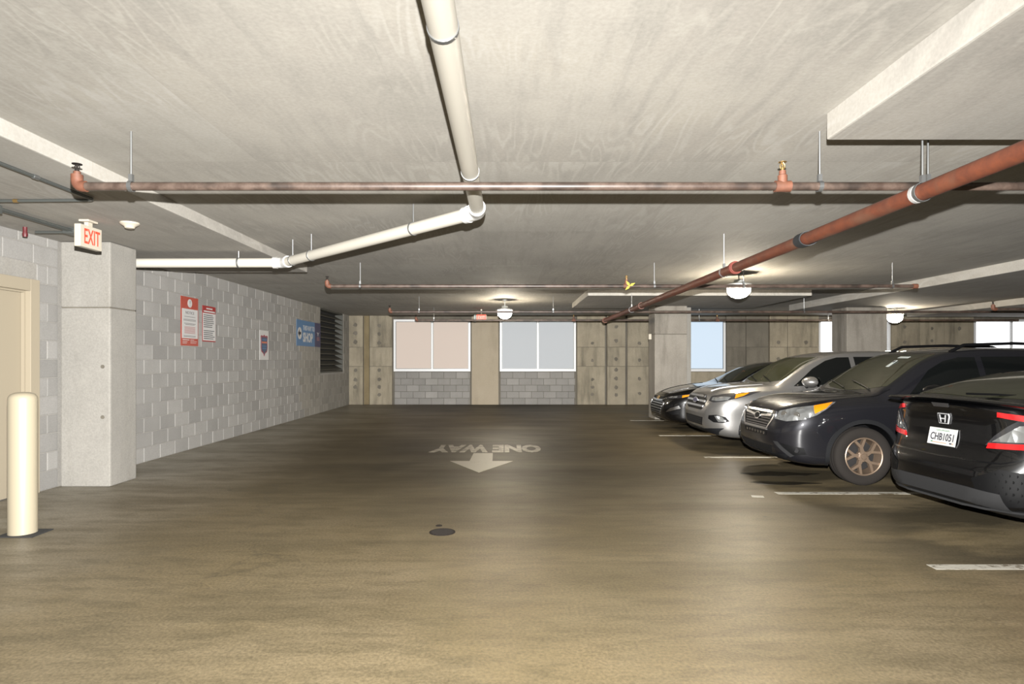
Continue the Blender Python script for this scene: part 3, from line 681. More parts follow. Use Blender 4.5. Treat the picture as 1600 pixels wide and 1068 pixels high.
# ------------------------------------------------------------------ cars
def paint(name, col, metal, rough, flake=True):
    m, N, L, B = new_mat(name)
    B.inputs['Base Color'].default_value = (*ka(col), 1); B.inputs['Metallic'].default_value = metal; B.inputs['Roughness'].default_value = rough
    B.inputs['Coat Weight'].default_value = 1; B.inputs['Coat Roughness'].default_value = .04; B.inputs['Specular IOR Level'].default_value = .12
paint('paint_black', (.0035, .0035, .004), .0, .3); paint('paint_grey', (.017, .017, .021), .3, .36); paint('paint_silver', (.42, .41, .395), .75, .34)
plain('car_glass', (.042, .044, .025), .04, 0, spec=1.0); plain('car_glass_dark', (.006, .007, .007), .05, 0, spec=.5)
plain('trim_black', (.005, .005, .0055), .5, spec=.12); plain('cladding', (.013, .0135, .015), .6, spec=.15); plain('chrome', (.95, .95, .96), .24, 1.0); plain('emblem_silver', (1.0, 1.0, 1.02), .45, .5)
plain('lens_clear', (.46, .47, .465), .2, .6, coat=1)
def facets(name, scale):
    m = MATS[name]; N, L = m.node_tree.nodes, m.node_tree.links; vo = N.new('ShaderNodeTexVoronoi'); vo.inputs['Scale'].default_value = scale
    L.new(coords(N, L, (1, 1, .6)), vo.inputs['Vector']); bump(N, L, N['Principled BSDF'], vo.outputs['Distance'], .8, .03)
facets('lens_clear', 14); plain('lens_dark', (.06, .06, .065), .1, .3, coat=1); plain('lens_amber', (1.0, .34, .01), .2, 0, emit=(1, .3, .0), es=.12, coat=1); plain('lens_red', (.75, .012, .015), .2, 0, emit=(1, .01, .01), es=.03, coat=1)
plain('tire', (.024, .020, .017), .9, spec=.2); plain('rim_bronze', (.36, .26, .185), .42, .6); plain('rim_silver', (.5, .5, .5), .35, .8); plain('brake', (.018, .016, .015), .7, .3)
plain('plate_white', (.74, .74, .72), .4); plain('plate_ink', (.03, .03, .05), .5); plain('plate_green', (.10, .30, .16), .5); plain('plate_peach', (.75, .36, .2), .5); plain('tag_paper', (.72, .78, .76), .6); plain('mirror_glass', (.5, .55, .55), .05, 1.0)
plain('diffuser_grey', (.036, .036, .037), .55, spec=.15)

def pchip(pts):
    x = np.array([p[0] for p in pts], float); y = np.array([p[1] for p in pts], float)
    h = np.diff(x); dl = np.diff(y)/h; m = np.zeros(len(x))
    for i in range(1, len(x)-1):
        if dl[i-1]*dl[i] > 0:
            w1, w2 = 2*h[i]+h[i-1], h[i]+2*h[i-1]; m[i] = (w1+w2)/(w1/dl[i-1]+w2/dl[i])
    m[0], m[-1] = dl[0], dl[-1]
    def f(t):
        t = min(max(t, x[0]), x[-1]); i = min(int(np.searchsorted(x, t, 'right'))-1, len(h)-1); i = max(i, 0)
        s = (t-x[i])/h[i]
        return float((2*s**3-3*s*s+1)*y[i]+(s**3-2*s*s+s)*h[i]*m[i]+(-2*s**3+3*s*s)*y[i+1]+(s**3-s*s)*h[i]*m[i+1])
    return f

class Car:
    def __init__(s, name, cfg, label, loc, rz, scale):
        s.c = cfg; s.root = empty(name, (0, 0, 0), label, 'car')
        s.L, s.W = cfg['L'], cfg['W']/2
        s.body_mesh(); s.place = (loc, rz, scale)
    def finish(s):
        loc, rz, scale = s.place
        s.root.rotation_euler = (0, 0, rz); s.root.scale = (scale,)*3; s.root.location = loc
    def body_mesh(s):
        c = s.c; top, bot, belt, hw, rf = (pchip(c[k]) for k in ('top', 'bot', 'belt', 'hw', 'rf'))
        pf, pr = pchip(c['pf']), pchip(c['pr']); L, W = s.L, s.W; s.top = top
        xs = sorted(set([0, .012, .03, .055, .09, .13, .18, .24]+[L-q for q in (0, .012, .03, .055, .09, .13, .18, .24)]+list(np.linspace(.3, L-.3, 72))))
        low = [(0, 0), (.4, 0), (.74, 0), (.86, .012), (.925, .05), (.955, .12), (.968, .22), (.975, .34), (.982, .46), (.992, .57), (1.0, .66), (1.003, .74), (.998, .82), (.985, .90), (.962, .965), (.945, 1.0)]
        rows = []
        for x in xs:
            t, b, be, w, r = top(x), bot(x), belt(x), hw(x)*W, rf(x)
            be = min(be, t-.03); e = min(c.get('edge', .055), .6*(t-be))
            half = [(yf*w, b+zf*(be-b)) for yf, zf in low]
            p0 = half[-1]; p1 = (r*w, t-e); bul = .018 if t-be > .2 else .004
            for k in (.06, .2, .4, .6, .8, .93, 1.0):
                half.append((p0[0]*.995*(1-k)+p1[0]*k+bul*math.sin(PI*k), p0[1]*(1-k)+p1[1]*k))
            half += [(.965*r*w, t-.62*e), (.88*r*w, t-.36*e), (.7*r*w, t-.2*e), (.45*r*w, t-.075*e), (.2*r*w, t-.015*e), (0, t)]
            rows.append(half)
        n = len(rows[0]); vs = []
        for x, half in zip(xs, rows):
            ring = half+[(-y, z) for y, z in half[-2:0:-1]]
            for y, z in ring:
                X = x
                if x < .7: X += pf(z)*(1-x/.7)**2
                if x > L-.7: X -= pr(z)*(1-(L-x)/.7)**2
                vs.append((X, y, z))
        m = 2*n-2; fs = []
        for i in range(len(xs)-1):
            for k in range(m): fs.append((i*m+k, (i+1)*m+k, (i+1)*m+(k+1) % m, i*m+(k+1) % m))
        # end caps: strips across the ring
        for i0, fl in ((0, False), ((len(xs)-1)*m, True)):
            for k in range(n-1):
                a, b_, c2, d = i0+k, i0+k+1, i0+(m-k-1) % m, i0+(m-k) % m
                q = [a, b_, c2, d]; q = [v for j, v in enumerate(q) if v not in q[:j]]
                if len(q) > 2: fs.append(tuple(q[::-1] if fl else q))
        me = bpy.data.meshes.new('body'); me.from_pydata(vs, [], fs)
        bm = bmesh.new(); bm.from_mesh(me); bmesh.ops.recalc_face_normals(bm, faces=bm.faces[:]); bm.to_mesh(me)
        s.bvh = BVHTree.FromBMesh(bm); bm.free()
        me.materials.append(MATS[c['paint']]); me.materials.append(MATS['trim_black'])
        o = link('body', me, None, s.root)
        cut = MB()
        for wx in c['wheels']:
            for sg in (-1, 1):
                cut.lathe([(c['arch'], sg*(W-.34)), (c['arch'], sg*(W+.3))], (wx, 0, c['wr']), 'y', 40)
        cm = cut.mesh('cut'); cm.materials.append(MATS['trim_black']); co = link('cut', cm)
        md = o.modifiers.new('b', 'BOOLEAN'); md.operation = 'DIFFERENCE'; md.object = co; md.solver = 'EXACT'
        try: md.material_mode = 'TRANSFER'
        except Exception: pass
        bpy.context.view_layer.update()
        nm = bpy.data.meshes.new_from_object(o.evaluated_get(bpy.context.evaluated_depsgraph_get()))
        o.modifiers.clear(); o.data = nm; nm.name = 'body'; bpy.data.objects.remove(co)
        nm.shade_smooth(); nm.set_sharp_from_angle(angle=math.radians(42)); s.body = o
    # a sheet of real thickness laid onto the body: outline points near the surface, seen along direction d
    def patch(s, name, pts, d, mat, off=.004, th=.014, res=.045, both=False, parent=None, flat=False, dome=0):
        d = Vector(d).normalized(); up = Vector((0, 0, 1)) if abs(d.z) < .9 else Vector((1, 0, 0))
        u = up.cross(d).normalized(); v = d.cross(u)
        P2 = [Vector(p) for p in pts]; P2 = [(p.dot(u), p.dot(v)) for p in P2]
        B = []
        for i, p in enumerate(P2):
            q = P2[(i+1) % len(P2)]; n = max(1, int(math.dist(p, q)/res))
            B += [(p[0]+(q[0]-p[0])*k/n, p[1]+(q[1]-p[1])*k/n) for k in range(n)]
        nb = len(B); x0, x1 = min(p[0] for p in B), max(p[0] for p in B); y0, y1 = min(p[1] for p in B), max(p[1] for p in B)
        def inside(p):
            w = False
            for i in range(nb):
                a, b = B[i], B[(i+1) % nb]
                if (a[1] > p[1]) != (b[1] > p[1]) and p[0] < (b[0]-a[0])*(p[1]-a[1])/(b[1]-a[1])+a[0]: w = not w
            return w
        G = []
        gx = np.arange(x0+res*.5, x1, res); gy = np.arange(y0+res*.5, y1, res)
        for a in gx:
            for b in gy:
                if inside((a, b)) and min((a-p[0])**2+(b-p[1])**2 for p in B) > (res*.35)**2: G.append((a, b))
        r = delaunay_2d_cdt([Vector(p) for p in B+G], [(i, (i+1) % nb) for i in range(nb)], [], 1, 1e-6)
        V2, _, F = r[0], r[1], r[2]
        front = []; back = []
        for p in V2:
            o = u*p[0]+v*p[1]-d*6; h = s.bvh.ray_cast(o, d)
            if h[0] is None: h = s.bvh.find_nearest(u*p[0]+v*p[1]+d*P0d if False else o+d*6)
            nrm = h[1] if h[1].dot(d) < 0 else -h[1]
            nn = (nrm*.7-d*.3).normalized()
            front.append(h[0]+nn*off); back.append(h[0]+nn*(off-th))
        cnt = {}
        for f in F:
            for i in range(3 if len(f) == 3 else len(f)):
                e = (f[i], f[(i+1) % len(f)]); cnt[e] = 1
        k = len(front); fs = [tuple(f) for f in F]+[tuple(i+k for i in f[::-1]) for f in F]
        for (a, b) in cnt:
            if (b, a) not in cnt: fs.append((b, a, a+k, b+k))
        outs = []
        for sg in ((1, -1) if both else (1,)):
            vs = [(p.x, p.y*sg, p.z) for p in front+back]
            me = bpy.data.meshes.new(name); me.from_pydata(vs, [], [f if sg == 1 else f[::-1] for f in fs]); me.validate()
            bm = bmesh.new(); bm.from_mesh(me); bmesh.ops.recalc_face_normals(bm, faces=bm.faces[:]); bm.to_mesh(me); bm.free()
            me.shade_smooth(); me.set_sharp_from_angle(angle=math.radians(40))
            par = parent[len(outs)] if isinstance(parent, list) else (parent or s.root)
            outs.append(link(name, me, mat, par))
        return outs if both else outs[0]
    def stripe(s, name, path, w, d, mat, **kw):
        d_ = Vector(d).normalized(); P = [Vector(p) for p in path]; A = []; Bk = []
        for i, p in enumerate(P):
            t = (P[min(i+1, len(P)-1)]-P[max(i-1, 0)]).normalized(); n = t.cross(d_).normalized()
            A.append(p+n*w/2); Bk.append(p-n*w/2)
        return s.patch(name, A+Bk[::-1], d, mat, **kw)
    def on(s, p, d):
        d = Vector(d).normalized(); h = s.bvh.ray_cast(Vector(p)-d*4, d); return h[0] if h[0] is not None else Vector(p)
    def wheels(s, rimmat, spokes='y'):
        c = s.c; R = c['wr']; rr = R*.655; tw = .108
        t = MB().lathe([(rr, -tw*.9), (rr+.02, -tw), (R-.045, -tw*1.02), (R-.012, -tw*.9), (R, -tw*.72), (R, -tw*.3), (R-.008, -tw*.28), (R-.008, -tw*.22), (R, -tw*.2), (R, tw*.2), (R-.008, tw*.22), (R-.008, tw*.28), (R, tw*.3), (R, tw*.72), (R-.012, tw*.9), (R-.045, tw*1.02), (rr+.02, tw), (rr, tw*.9)], (0, 0, 0), 'y', 56, caps=False)
        tm = t.mesh('wheel'); tm.materials.append(MATS['tire'])
        for v in []: pass
        rim = MB().lathe([(rr+.002, .098), (rr-.006, .103), (rr-.016, .098), (rr-.018, .06), (rr-.026, -.09), (rr-.038, -.095), (rr+.001, -.095)], (0, 0, 0), 'y', 48, caps=False).mesh('rim'); rim.materials.append(MATS[rimmat])
        disc = MB().lathe([(.04, -.03), (rr*.78, -.03), (rr*.78, -.01), (.05, -.008)], (0, 0, 0), 'y', 32).lathe([(rr-.03, -.085), (rr-.03, -.08)], (0, 0, 0), 'y', 32).mesh('brake_disc'); disc.materials.append(MATS['brake'])
        hub = MB().lathe([(.066, .03), (.066, .072), (.05, .08), (.033, .082), (.03, .092), (.0001, .093)], (0, 0, 0), 'y', 24)
        for k in range(5):
            a = 2*PI*k/5+PI/2+.63; hub.lathe([(.011, .07), (.011, .086), (.0001, .087)], (.055*math.cos(a), 0, .055*math.sin(a)), 'y', 8)
        hm = hub.mesh('hub'); hm.materials.append(MATS[rimmat])
        sp = MB()
        def quad(poly, h0, h1): sp.prism(poly, lambda a, b, t: (b, t, a), h0, h1)
        r1 = rr-.012; w = .03
        k1 = .52*rr
        quad([(.04, -.03), (k1, -.017), (k1+.02, 0), (k1, .017), (.04, .026)], .035, .078)
        for sg in (-1, 1):
            a = .30*sg; e = (r1*math.cos(a), r1*math.sin(a))
            p = [(k1-.015, sg*.018), (k1+.02, sg*.0), (e[0]+.004, e[1]-sg*.014), (e[0]-.004, e[1]+sg*.014)]
            quad(p if sg > 0 else p[::-1], .04, .084)
        sm = sp.mesh('spoke'); sm.materials.append(MATS[rimmat])
        for wx in c['wheels']:
            for sg in (-1, 1):
                w = link('wheel', tm, None, s.root); w.location = (wx, sg*(s.W-.115), R-.002); w.rotation_euler = (0, 0, 0 if sg > 0 else PI)
                link('rim', rim, None, w); link('brake_disc', disc, None, w); link('hub', hm, None, w)
                for k in range(5):
                    q = link('spoke', sm, None, w); q.rotation_euler = (0, 2*PI*k/5+.2, 0)
    def mirror(s, x, z, mat, size=1.0, y=None):
        for sg in (-1, 1):
            yb = s.on((x, -2, z), (0, 1, 0)).y
            m = MB(); vs = []; fs = []; n, k2 = 9, 14
            for i in range(n):
                t = i/(n-1); rad = math.sin(PI*min(max(t*.92+.04, 0), 1))**.55
                for k in range(k2):
                    a = 2*PI*k/k2
                    vs.append((x+((.06 if math.cos(a) > 0 else .125)*math.cos(a)*rad+.03*t)*size, sg*(yb-.05-.20*t*size), z+.09+(.075*math.sin(a)*rad)*size))
            for i in range(n-1):
                for k in range(k2): fs.append((i*k2+k, i*k2+(k+1) % k2, (i+1)*k2+(k+1) % k2, (i+1)*k2+k))
            fs += [tuple(range(k2))[::-1], tuple(range((n-1)*k2, n*k2))]
            for i in range(n): pass
            m.add(vs, fs, True); o = m.build('side_mirror', mat, s.root)
            MB().tube([(x+.02, sg*(yb+.03), z+.0), (x+.02, sg*(yb-.09), z+.05)], [.035, .028], 10).build('mirror_stalk', 'trim_black', o)
            g = MB().lathe([(.062*size, 0), (.062*size, .006)], (x+.088*size, sg*(yb-.16*size), z+.09), 'x', 20); g.build('mirror_glass', 'mirror_glass', o)
    def handles(s, xz, mat):
        for x, z in xz:
            for sg in (-1, 1):
                y = s.on((x, -2, z), (0, 1, 0)).y
                MB().tube(fillet([(x-.09, sg*(y+.01), z), (x-.08, sg*(y-.035), z), (x+.08, sg*(y-.035), z+.004), (x+.09, sg*(y+.01), z+.004)], .012, 3), .014, 8).build('door_handle', mat, s.root)

S_ = (0, 1, 0); F_ = (1, 0, 0); R_ = (-1, 0, 0)
def diag(a): a = math.radians(a); return (math.cos(a), math.sin(a), 0)
def glass_set(car, ws, sides, rear, wmat='car_glass', smat='car_glass_dark'):
    xc, yc, xh, yh, xs = ws      # cowl x at centre, half-width, header x, half-width, x at the lower corners
    t = car.top
    pts = [(xs, -yc, t(xs)-.13), (xc+(xs-xc)*.35, -yc*.6, t(xc)+.015), (xc, 0, t(xc)+.01), (xc+(xs-xc)*.35, yc*.6, t(xc)+.015), (xs, yc, t(xs)-.13), (xh+.03, yh, t(xh)-.02), (xh-.03, yh*.5, t(xh)-.015), (xh-.05, 0, t(xh)-.015), (xh-.03, -yh*.5, t(xh)-.015), (xh+.03, -yh, t(xh)-.02)]
    w = car.patch('windshield', pts, (1, 0, -.75), wmat, res=.07)
    for p in sides: car.patch('side_window', [(x, -1, z) for x, z in p], S_, smat, res=.07, both=True)
    if rear: car.patch('rear_window', rear, (-1, 0, -.35), smat, res=.07)
    return w
def wiper(car, a, b):
    A = car.on((a[0], a[1], 2), (0, 0, -1)); Bp = car.on((b[0], b[1], 2), (0, 0, -1)); up = Vector((-.012, 0, .016))
    mid = [A+(Bp-A)*k/6 for k in range(7)]; mid = [car.on((p.x, p.y, 2), (0, 0, -1))+up for p in mid]
    MB().tube(mid, .008, 6).build('wiper', 'trim_black', car.root)
def clad(car, R0, R1):
    c = car.c
    for wx in c['wheels']:
        pts = []; a0, a1 = math.radians(-18), math.radians(198)
        n = 22
        pts = [(wx+R1*math.cos(a0+(a1-a0)*k/n), -1, c['wr']+R1*math.sin(a0+(a1-a0)*k/n)) for k in range(n+1)]+[(wx+R0*math.cos(a1+(a0-a1)*k/n), -1, c['wr']+R0*math.sin(a1+(a0-a1)*k/n)) for k in range(n+1)]
        car.patch('arch_trim', pts, S_, 'cladding', off=.008, th=.03, res=.05, both=True)

# ---- dark grey SUV
G = dict(L=4.595, W=1.80, paint='paint_grey', wheels=(.955, 3.595), wr=.352, arch=.405,
 top=[(0, .895), (.05, .945), (.16, .985), (.5, 1.045), (.9, 1.09), (1.16, 1.115), (1.32, 1.21), (1.95, 1.585), (2.2, 1.655), (2.7, 1.69), (3.4, 1.685), (4.0, 1.64), (4.3, 1.59), (4.5, 1.50), (4.595, 1.40)],
 belt=[(0, .72), (.12, .84), (.5, .935), (1.1, 1.0), (2, 1.035), (3.4, 1.08), (4.3, 1.12), (4.595, 1.05)],
 bot=[(0, .33), (.12, .245), (.5, .215), (4, .235), (4.4, .30), (4.595, .38)],
 hw=[(0, .60), (.03, .70), (.09, .79), (.2, .885), (.4, .955), (.7, .99), (1, 1), (3.6, 1), (4.2, .965), (4.5, .87), (4.595, .76)],
 rf=[(0, .80), (.5, .84), (1.1, .86), (1.32, .84), (1.95, .735), (2.4, .72), (4.0, .70), (4.4, .72), (4.595, .74)],
 pf=[(.2, .16), (.33, .05), (.45, .0), (.6, .0), (.75, .035), (.88, .075), (1.0, .15)], pr=[(.2, .05), (.5, 0), (.8, .04), (1.0, .1), (1.6, .35)])
g = Car('suv', G, 'dark grey SUV parked nose out between the silver SUV and black hatchback', (3.25, 7.90, 0), 0, .955)
glass_set(g, (1.17, .70, 2.02, .57, 1.42), [[(1.52, 1.075), (2.45, 1.10), (2.45, 1.56), (2.25, 1.56), (2.05, 1.51), (1.85, 1.40)], [(2.53, 1.105), (3.35, 1.135), (3.35, 1.57), (2.53, 1.565)], [(3.43, 1.14), (4.12, 1.19), (4.05, 1.45), (3.85, 1.54), (3.43, 1.57)]],
          [(4.6, -.55, 1.12), (4.6, .55, 1.12), (4.45, .48, 1.5), (4.45, -.48, 1.5)])
hl = g.patch('headlight', [(.05, -.50, .775), (.10, -.50, .875), (.2, -.66, .925), (.34, -.78, .955), (.56, -.86, 1.005), (.50, -.865, .93), (.40, -.845, .85), (.27, -.79, .79), (.13, -.66, .76)], diag(40), 'lens_clear', off=.008, th=.03, res=.03, both=True)
g.patch('turn_signal', [(.37, -.80, .955), (.555, -.86, 1.0), (.49, -.865, .93), (.375, -.84, .865)], diag(50), 'lens_amber', off=.014, th=.012, res=.03, both=True, parent=hl)
for yy, xx in ((-.60, .12), (-.72, .24)):
    for i, sg in enumerate((1, -1)):
        p = g.on((xx, yy, .845), diag(40)); q = Vector((p.x, p.y*sg, p.z)); dd = Vector((-.77, -.64*sg, 0))
        MB().tube([q-dd*.01, q+dd*.013], [.030, .040], 18).tube([q+dd*.012, q+dd*.014], .022, 14).build('lamp_bowl', 'chrome', hl[i])
gr = g.patch('grille', [(0, -.44, .86), (0, -.46, .80), (0, -.36, .63), (0, .36, .63), (0, .46, .80), (0, .44, .86)], F_, 'trim_black', off=.006, th=.03, res=.05)
for a, b in (((-.46, .855), (.46, .855)), ((-.35, .635), (.35, .635))): g.stripe('grille_trim', [(0, a[0], a[1]), (0, b[0], b[1])], .03, F_, 'chrome', off=.014, th=.02, parent=gr)
for sg in (-1, 1): g.stripe('grille_trim', [(0, sg*.455, .85), (0, sg*.46, .79), (0, sg*.35, .635)], .028, F_, 'chrome', off=.014, th=.02, parent=gr)
for k, z in enumerate((.80, .765, .73, .695, .665)):
    g.stripe('grille_bar', [(0, -.40+.03*k*.6, z), (0, .40-.03*k*.6, z)], .008, F_, 'lens_dark', off=.010, th=.01, parent=gr)
for sg in (-1, 1): g.stripe('grille_wing', [(0, sg*.07, .785), (0, sg*.40, .815)], .03, F_, 'chrome', off=.018, th=.015, parent=gr)
n = 20; g.patch('emblem', [(0, .085*math.cos(2*PI*k/n), .78+.048*math.sin(2*PI*k/n)) for k in range(n)], F_, 'chrome', off=.024, th=.02, res=.03, parent=gr)
g.patch('emblem_field', [(0, .07*math.cos(2*PI*k/n), .78+.036*math.sin(2*PI*k/n)) for k in range(n)], F_, 'trim_black', off=.027, th=.01, res=.03, parent=gr)
lt = g.patch('intake', [(0, -.36, .60), (0, -.33, .545), (0, .33, .545), (0, .36, .60)], F_, 'trim_black', off=.005, th=.02, res=.05)
for k in range(7): g.patch('intake_tooth', [(0, -.30+k*.09, .59), (0, -.29+k*.09, .555), (0, -.25+k*.09, .555), (0, -.24+k*.09, .59)], F_, 'chrome', off=.009, th=.008, res=.05, parent=lt)
g.patch('lower_intake', [(0, -.50, .43), (0, -.40, .335), (0, .40, .335), (0, .50, .43)], F_, 'cladding', off=.006, th=.02, res=.05)
g.patch('bumper_lip', [(.1, -.72, .36), (.1, -.60, .27), (0, -.3, .25), (0, .3, .25), (.1, .6, .27), (.1, .72, .36), (0, .4, .325), (0, -.4, .325)], F_, 'cladding', off=.01, th=.03, res=.05)
for p in ([(.05, -.52, .50), (.1, -.72, .32), (.12, -.76, .34), (.08, -.58, .50)],): g.patch('bumper_blade', p, diag(25), 'diffuser_grey', off=.012, th=.02, res=.04, both=True)
fo = g.patch('fog_recess', [(.08, -.60, .49), (.22, -.83, .44), (.24, -.84, .36), (.12, -.74, .345)], diag(35), 'trim_black', off=.005, th=.02, res=.04, both=True)
for i, sg in enumerate((1, -1)):
    p = g.on((.2, -.76, .41), diag(35)); q = Vector((p.x, p.y*sg, p.z)); dd = Vector((-.82, -.57*sg, 0))
    MB().tube([q-dd*.01, q+dd*.012], .03, 16).build('fog_lamp', 'lens_dark', fo[i])
g.stripe('side_skirt', [(1.30, -1, .29), (3.22, -1, .29)], .09, S_, 'cladding', off=.008, th=.02, both=True)
clad(g, .402, .452)
g.stripe('bumper_seam', [(.42, -1, .85), (.50, -1, .78), (.565, -1, .66)], .007, diag(60), 'trim_black', off=.001, th=.01, both=True)
for pth in ([(1.45, -1, .98), (1.36, -1, .75), (1.42, -1, .30)], [(2.49, -1, 1.09), (2.49, -1, .30)], [(3.40, -1, 1.12), (3.38, -1, .85), (3.2, -1, .72)]): g.stripe('door_seam', pth, .008, S_, 'trim_black', off=.0015, th=.01, both=True)
g.stripe('hood_seam', [(.16, -.52, 1.0), (.5, -.72, 1.03), (1.35, -.76, 1.12)], .008, (0, 0, -1), 'trim_black', off=.001, th=.01, both=True)
g.stripe('belt_trim', [(1.5, -1, 1.06), (2.6, -1, 1.085), (4.1, -1, 1.17)], .022, S_, 'trim_black', off=.006, th=.012, both=True)
g.wheels('rim_bronze'); g.mirror(1.72, 1.06, 'paint_black', 1.15); g.handles([(2.28, .955), (3.22, .985)], 'paint_grey')
for sg in (-1, 1):
    y = sg*.60
    pts = [(2.2, y, g.on((2.2, y, 3), (0, 0, -1)).z), (2.38, y, 1.715), (3.0, y, 1.735), (3.7, y, 1.715), (3.95, y, g.on((3.95, y, 3), (0, 0, -1)).z)]
    MB().tube(fillet(pts, .06, 3), .020, 10).build('roof_rail', 'trim_black', g.root)
wiper(g, (1.24, -.52), (1.36, .05)); wiper(g, (1.22, .02), (1.36, .60))
MB().tube([(4.0, 0, 1.63), (4.28, 0, 1.85)], .005, 6).build('antenna', 'trim_black', g.root)
p = g.on((1.82, -.2, 1.43), (1, 0, -.75)); nn = Vector((-.55, 0, .83))
ta = MB(); ux = Vector((0, 1, 0)); vx = Vector((.83, 0, .55))
ta.add([p+nn*.012+ux*a+vx*b for a, b in ((-.03, -.10), (.03, -.10), (.03, .05), (-.03, .05))]+[p+nn*.009+ux*a+vx*b for a, b in ((-.03, -.10), (.03, -.10), (.03, .05), (-.03, .05))], [(0, 1, 2, 3), (7, 6, 5, 4), (0, 4, 5, 1), (1, 5, 6, 2), (2, 6, 7, 3), (3, 7, 4, 0)])
ta.build('parking_tag', 'tag_paper', g.root)
ta = MB(); ta.add([p+nn*.014+ux*.022*math.cos(k*PI/4)+vx*(.02+.022*math.sin(k*PI/4)) for k in range(8)]+[p+nn*.011+ux*.022*math.cos(k*PI/4)+vx*(.02+.022*math.sin(k*PI/4)) for k in range(8)], [tuple(range(8))]+[(k, (k+1) % 8, 8+(k+1) % 8, 8+k) for k in range(8)])
ta.build('tag_print', 'plate_ink', g.root)
p = g.on((2.0, .0, 1.56), (1, 0, -.75))
g.patch('rear_view_mirror', [(1.93, -.30, 1.50), (1.93, -.10, 1.50), (1.96, -.10, 1.53), (1.96, -.30, 1.53)], (1, 0, -.75), 'tag_paper', off=.006, th=.006)
g.patch('tail_light', [(4.6, -.60, .95), (4.6, -.80, .97), (4.5, -.84, 1.15), (4.5, -.62, 1.12)], (-1, .4, 0), 'lens_red', off=.008, th=.02, both=True)
g.finish()

# ---- silver SUV
E = dict(L=4.524, W=1.84, paint='paint_silver', wheels=(.90, 3.59), wr=.345, arch=.40,
 top=[(0, .915), (.05, .965), (.16, 1.005), (.5, 1.06), (.9, 1.095), (1.08, 1.11), (1.25, 1.21), (1.80, 1.53), (2.05, 1.61), (2.5, 1.66), (3.1, 1.67), (3.8, 1.63), (4.2, 1.57), (4.4, 1.48), (4.524, 1.38)],
 belt=[(0, .74), (.12, .86), (.5, .945), (1.1, 1.01), (2, 1.05), (3.4, 1.12), (4.2, 1.17), (4.524, 1.1)],
 bot=[(0, .33), (.12, .25), (.5, .21), (4, .23), (4.3, .30), (4.524, .38)],
 hw=[(0, .58), (.03, .68), (.09, .78), (.2, .875), (.4, .95), (.7, .99), (1, 1), (3.6, 1), (4.1, .965), (4.4, .88), (4.524, .76)],
 rf=[(0, .78), (.5, .82), (1.0, .86), (1.25, .84), (1.85, .74), (2.4, .71), (3.8, .68), (4.3, .7), (4.524, .74)],
 pf=[(.2, .14), (.33, .04), (.45, .0), (.62, .005), (.75, .03), (.88, .07), (1.0, .16)], pr=[(.2, .05), (.5, 0), (.8, .04), (1.0, .1), (1.6, .35)])
e = Car('suv', E, 'silver SUV parked nose out between the black sedan and dark grey SUV', (3.24, 10.45, 0), 0, .97)
glass_set(e, (1.08, .72, 1.88, .58, 1.30), [[(1.36, 1.075), (2.35, 1.12), (2.35, 1.55), (2.15, 1.545), (1.95, 1.49), (1.72, 1.36)], [(2.43, 1.125), (3.25, 1.175), (3.25, 1.56), (2.43, 1.555)], [(3.33, 1.18), (3.9, 1.25), (3.75, 1.48), (3.33, 1.555)]],
          [(4.5, -.55, 1.15), (4.5, .55, 1.15), (4.35, .48, 1.48), (4.35, -.48, 1.48)])
gr = e.patch('grille', [(0, -.40, .91), (0, -.50, .83), (0, -.47, .72), (0, -.36, .655), (0, .36, .655), (0, .47, .72), (0, .50, .83), (0, .40, .91)], F_, 'trim_black', off=.005, th=.03, res=.05)
for z, w in ((.885, .40), (.805, .46), (.72, .43)): e.stripe('grille_bar', [(0, -w, z), (0, w, z)], .034, F_, 'chrome', off=.016, th=.02, parent=gr)
n = 22; em = e.patch('emblem', [(0, .115*math.cos(2*PI*k/n), .805+.048*math.sin(2*PI*k/n)) for k in range(n)], F_, 'chrome', off=.026, th=.02, res=.04, parent=gr)
e.patch('emblem_field', [(0, .10*math.cos(2*PI*k/n), .805+.038*math.sin(2*PI*k/n)) for k in range(n)], F_, 'sign_navy', off=.029, th=.01, res=.04, parent=gr)
hl = e.patch('headlight', [(.08, -.56, .82), (.11, -.57, .895), (.22, -.72, .935), (.42, -.83, .965), (.78, -.90, .995), (.62, -.89, .93), (.45, -.86, .875), (.28, -.79, .825), (.14, -.66, .80)], diag(42), 'lens_dark', off=.008, th=.03, res=.03, both=True)
e.patch('turn_signal', [(.42, -.84, .935), (.62, -.88, .965), (.53, -.88, .92), (.40, -.85, .875)], diag(55), 'lens_amber', off=.014, th=.012, res=.03, both=True, parent=hl)
e.patch('reflector', [(.12, -.60, .83), (.13, -.61, .875), (.3, -.76, .90), (.37, -.81, .895), (.32, -.80, .845), (.2, -.71, .825)], diag(42), 'lens_clear', off=.012, th=.012, res=.03, both=True, parent=hl)
li = e.patch('lower_grille', [(0, -.46, .535), (0, -.42, .40), (0, .42, .40), (0, .46, .535)], F_, 'trim_black', off=.005, th=.02, res=.05)
for z in (.50, .465, .43): e.stripe('grille_bar', [(0, -.42, z), (0, .42, z)], .008, F_, 'diffuser_grey', off=.009, th=.01, parent=li)
for k in range(9): e.stripe('grille_rib', [(0, -.36+.09*k, .525), (0, -.36+.09*k, .41)], .007, F_, 'diffuser_grey', off=.008, th=.01, parent=li)
fo = e.patch('fog_recess', [(.1, -.60, .585), (.16, -.72, .60), (.26, -.82, .57), (.30, -.85, .50), (.22, -.80, .47), (.12, -.70, .475), (.08, -.60, .53)], diag(38), 'trim_black', off=.006, th=.02, res=.03, both=True)
e.patch('fog_lamp', [(.15, -.70, .585), (.22, -.79, .575), (.26, -.83, .50), (.17, -.76, .485)], diag(38), 'lens_clear', off=.011, th=.012, res=.03, both=True, parent=fo)
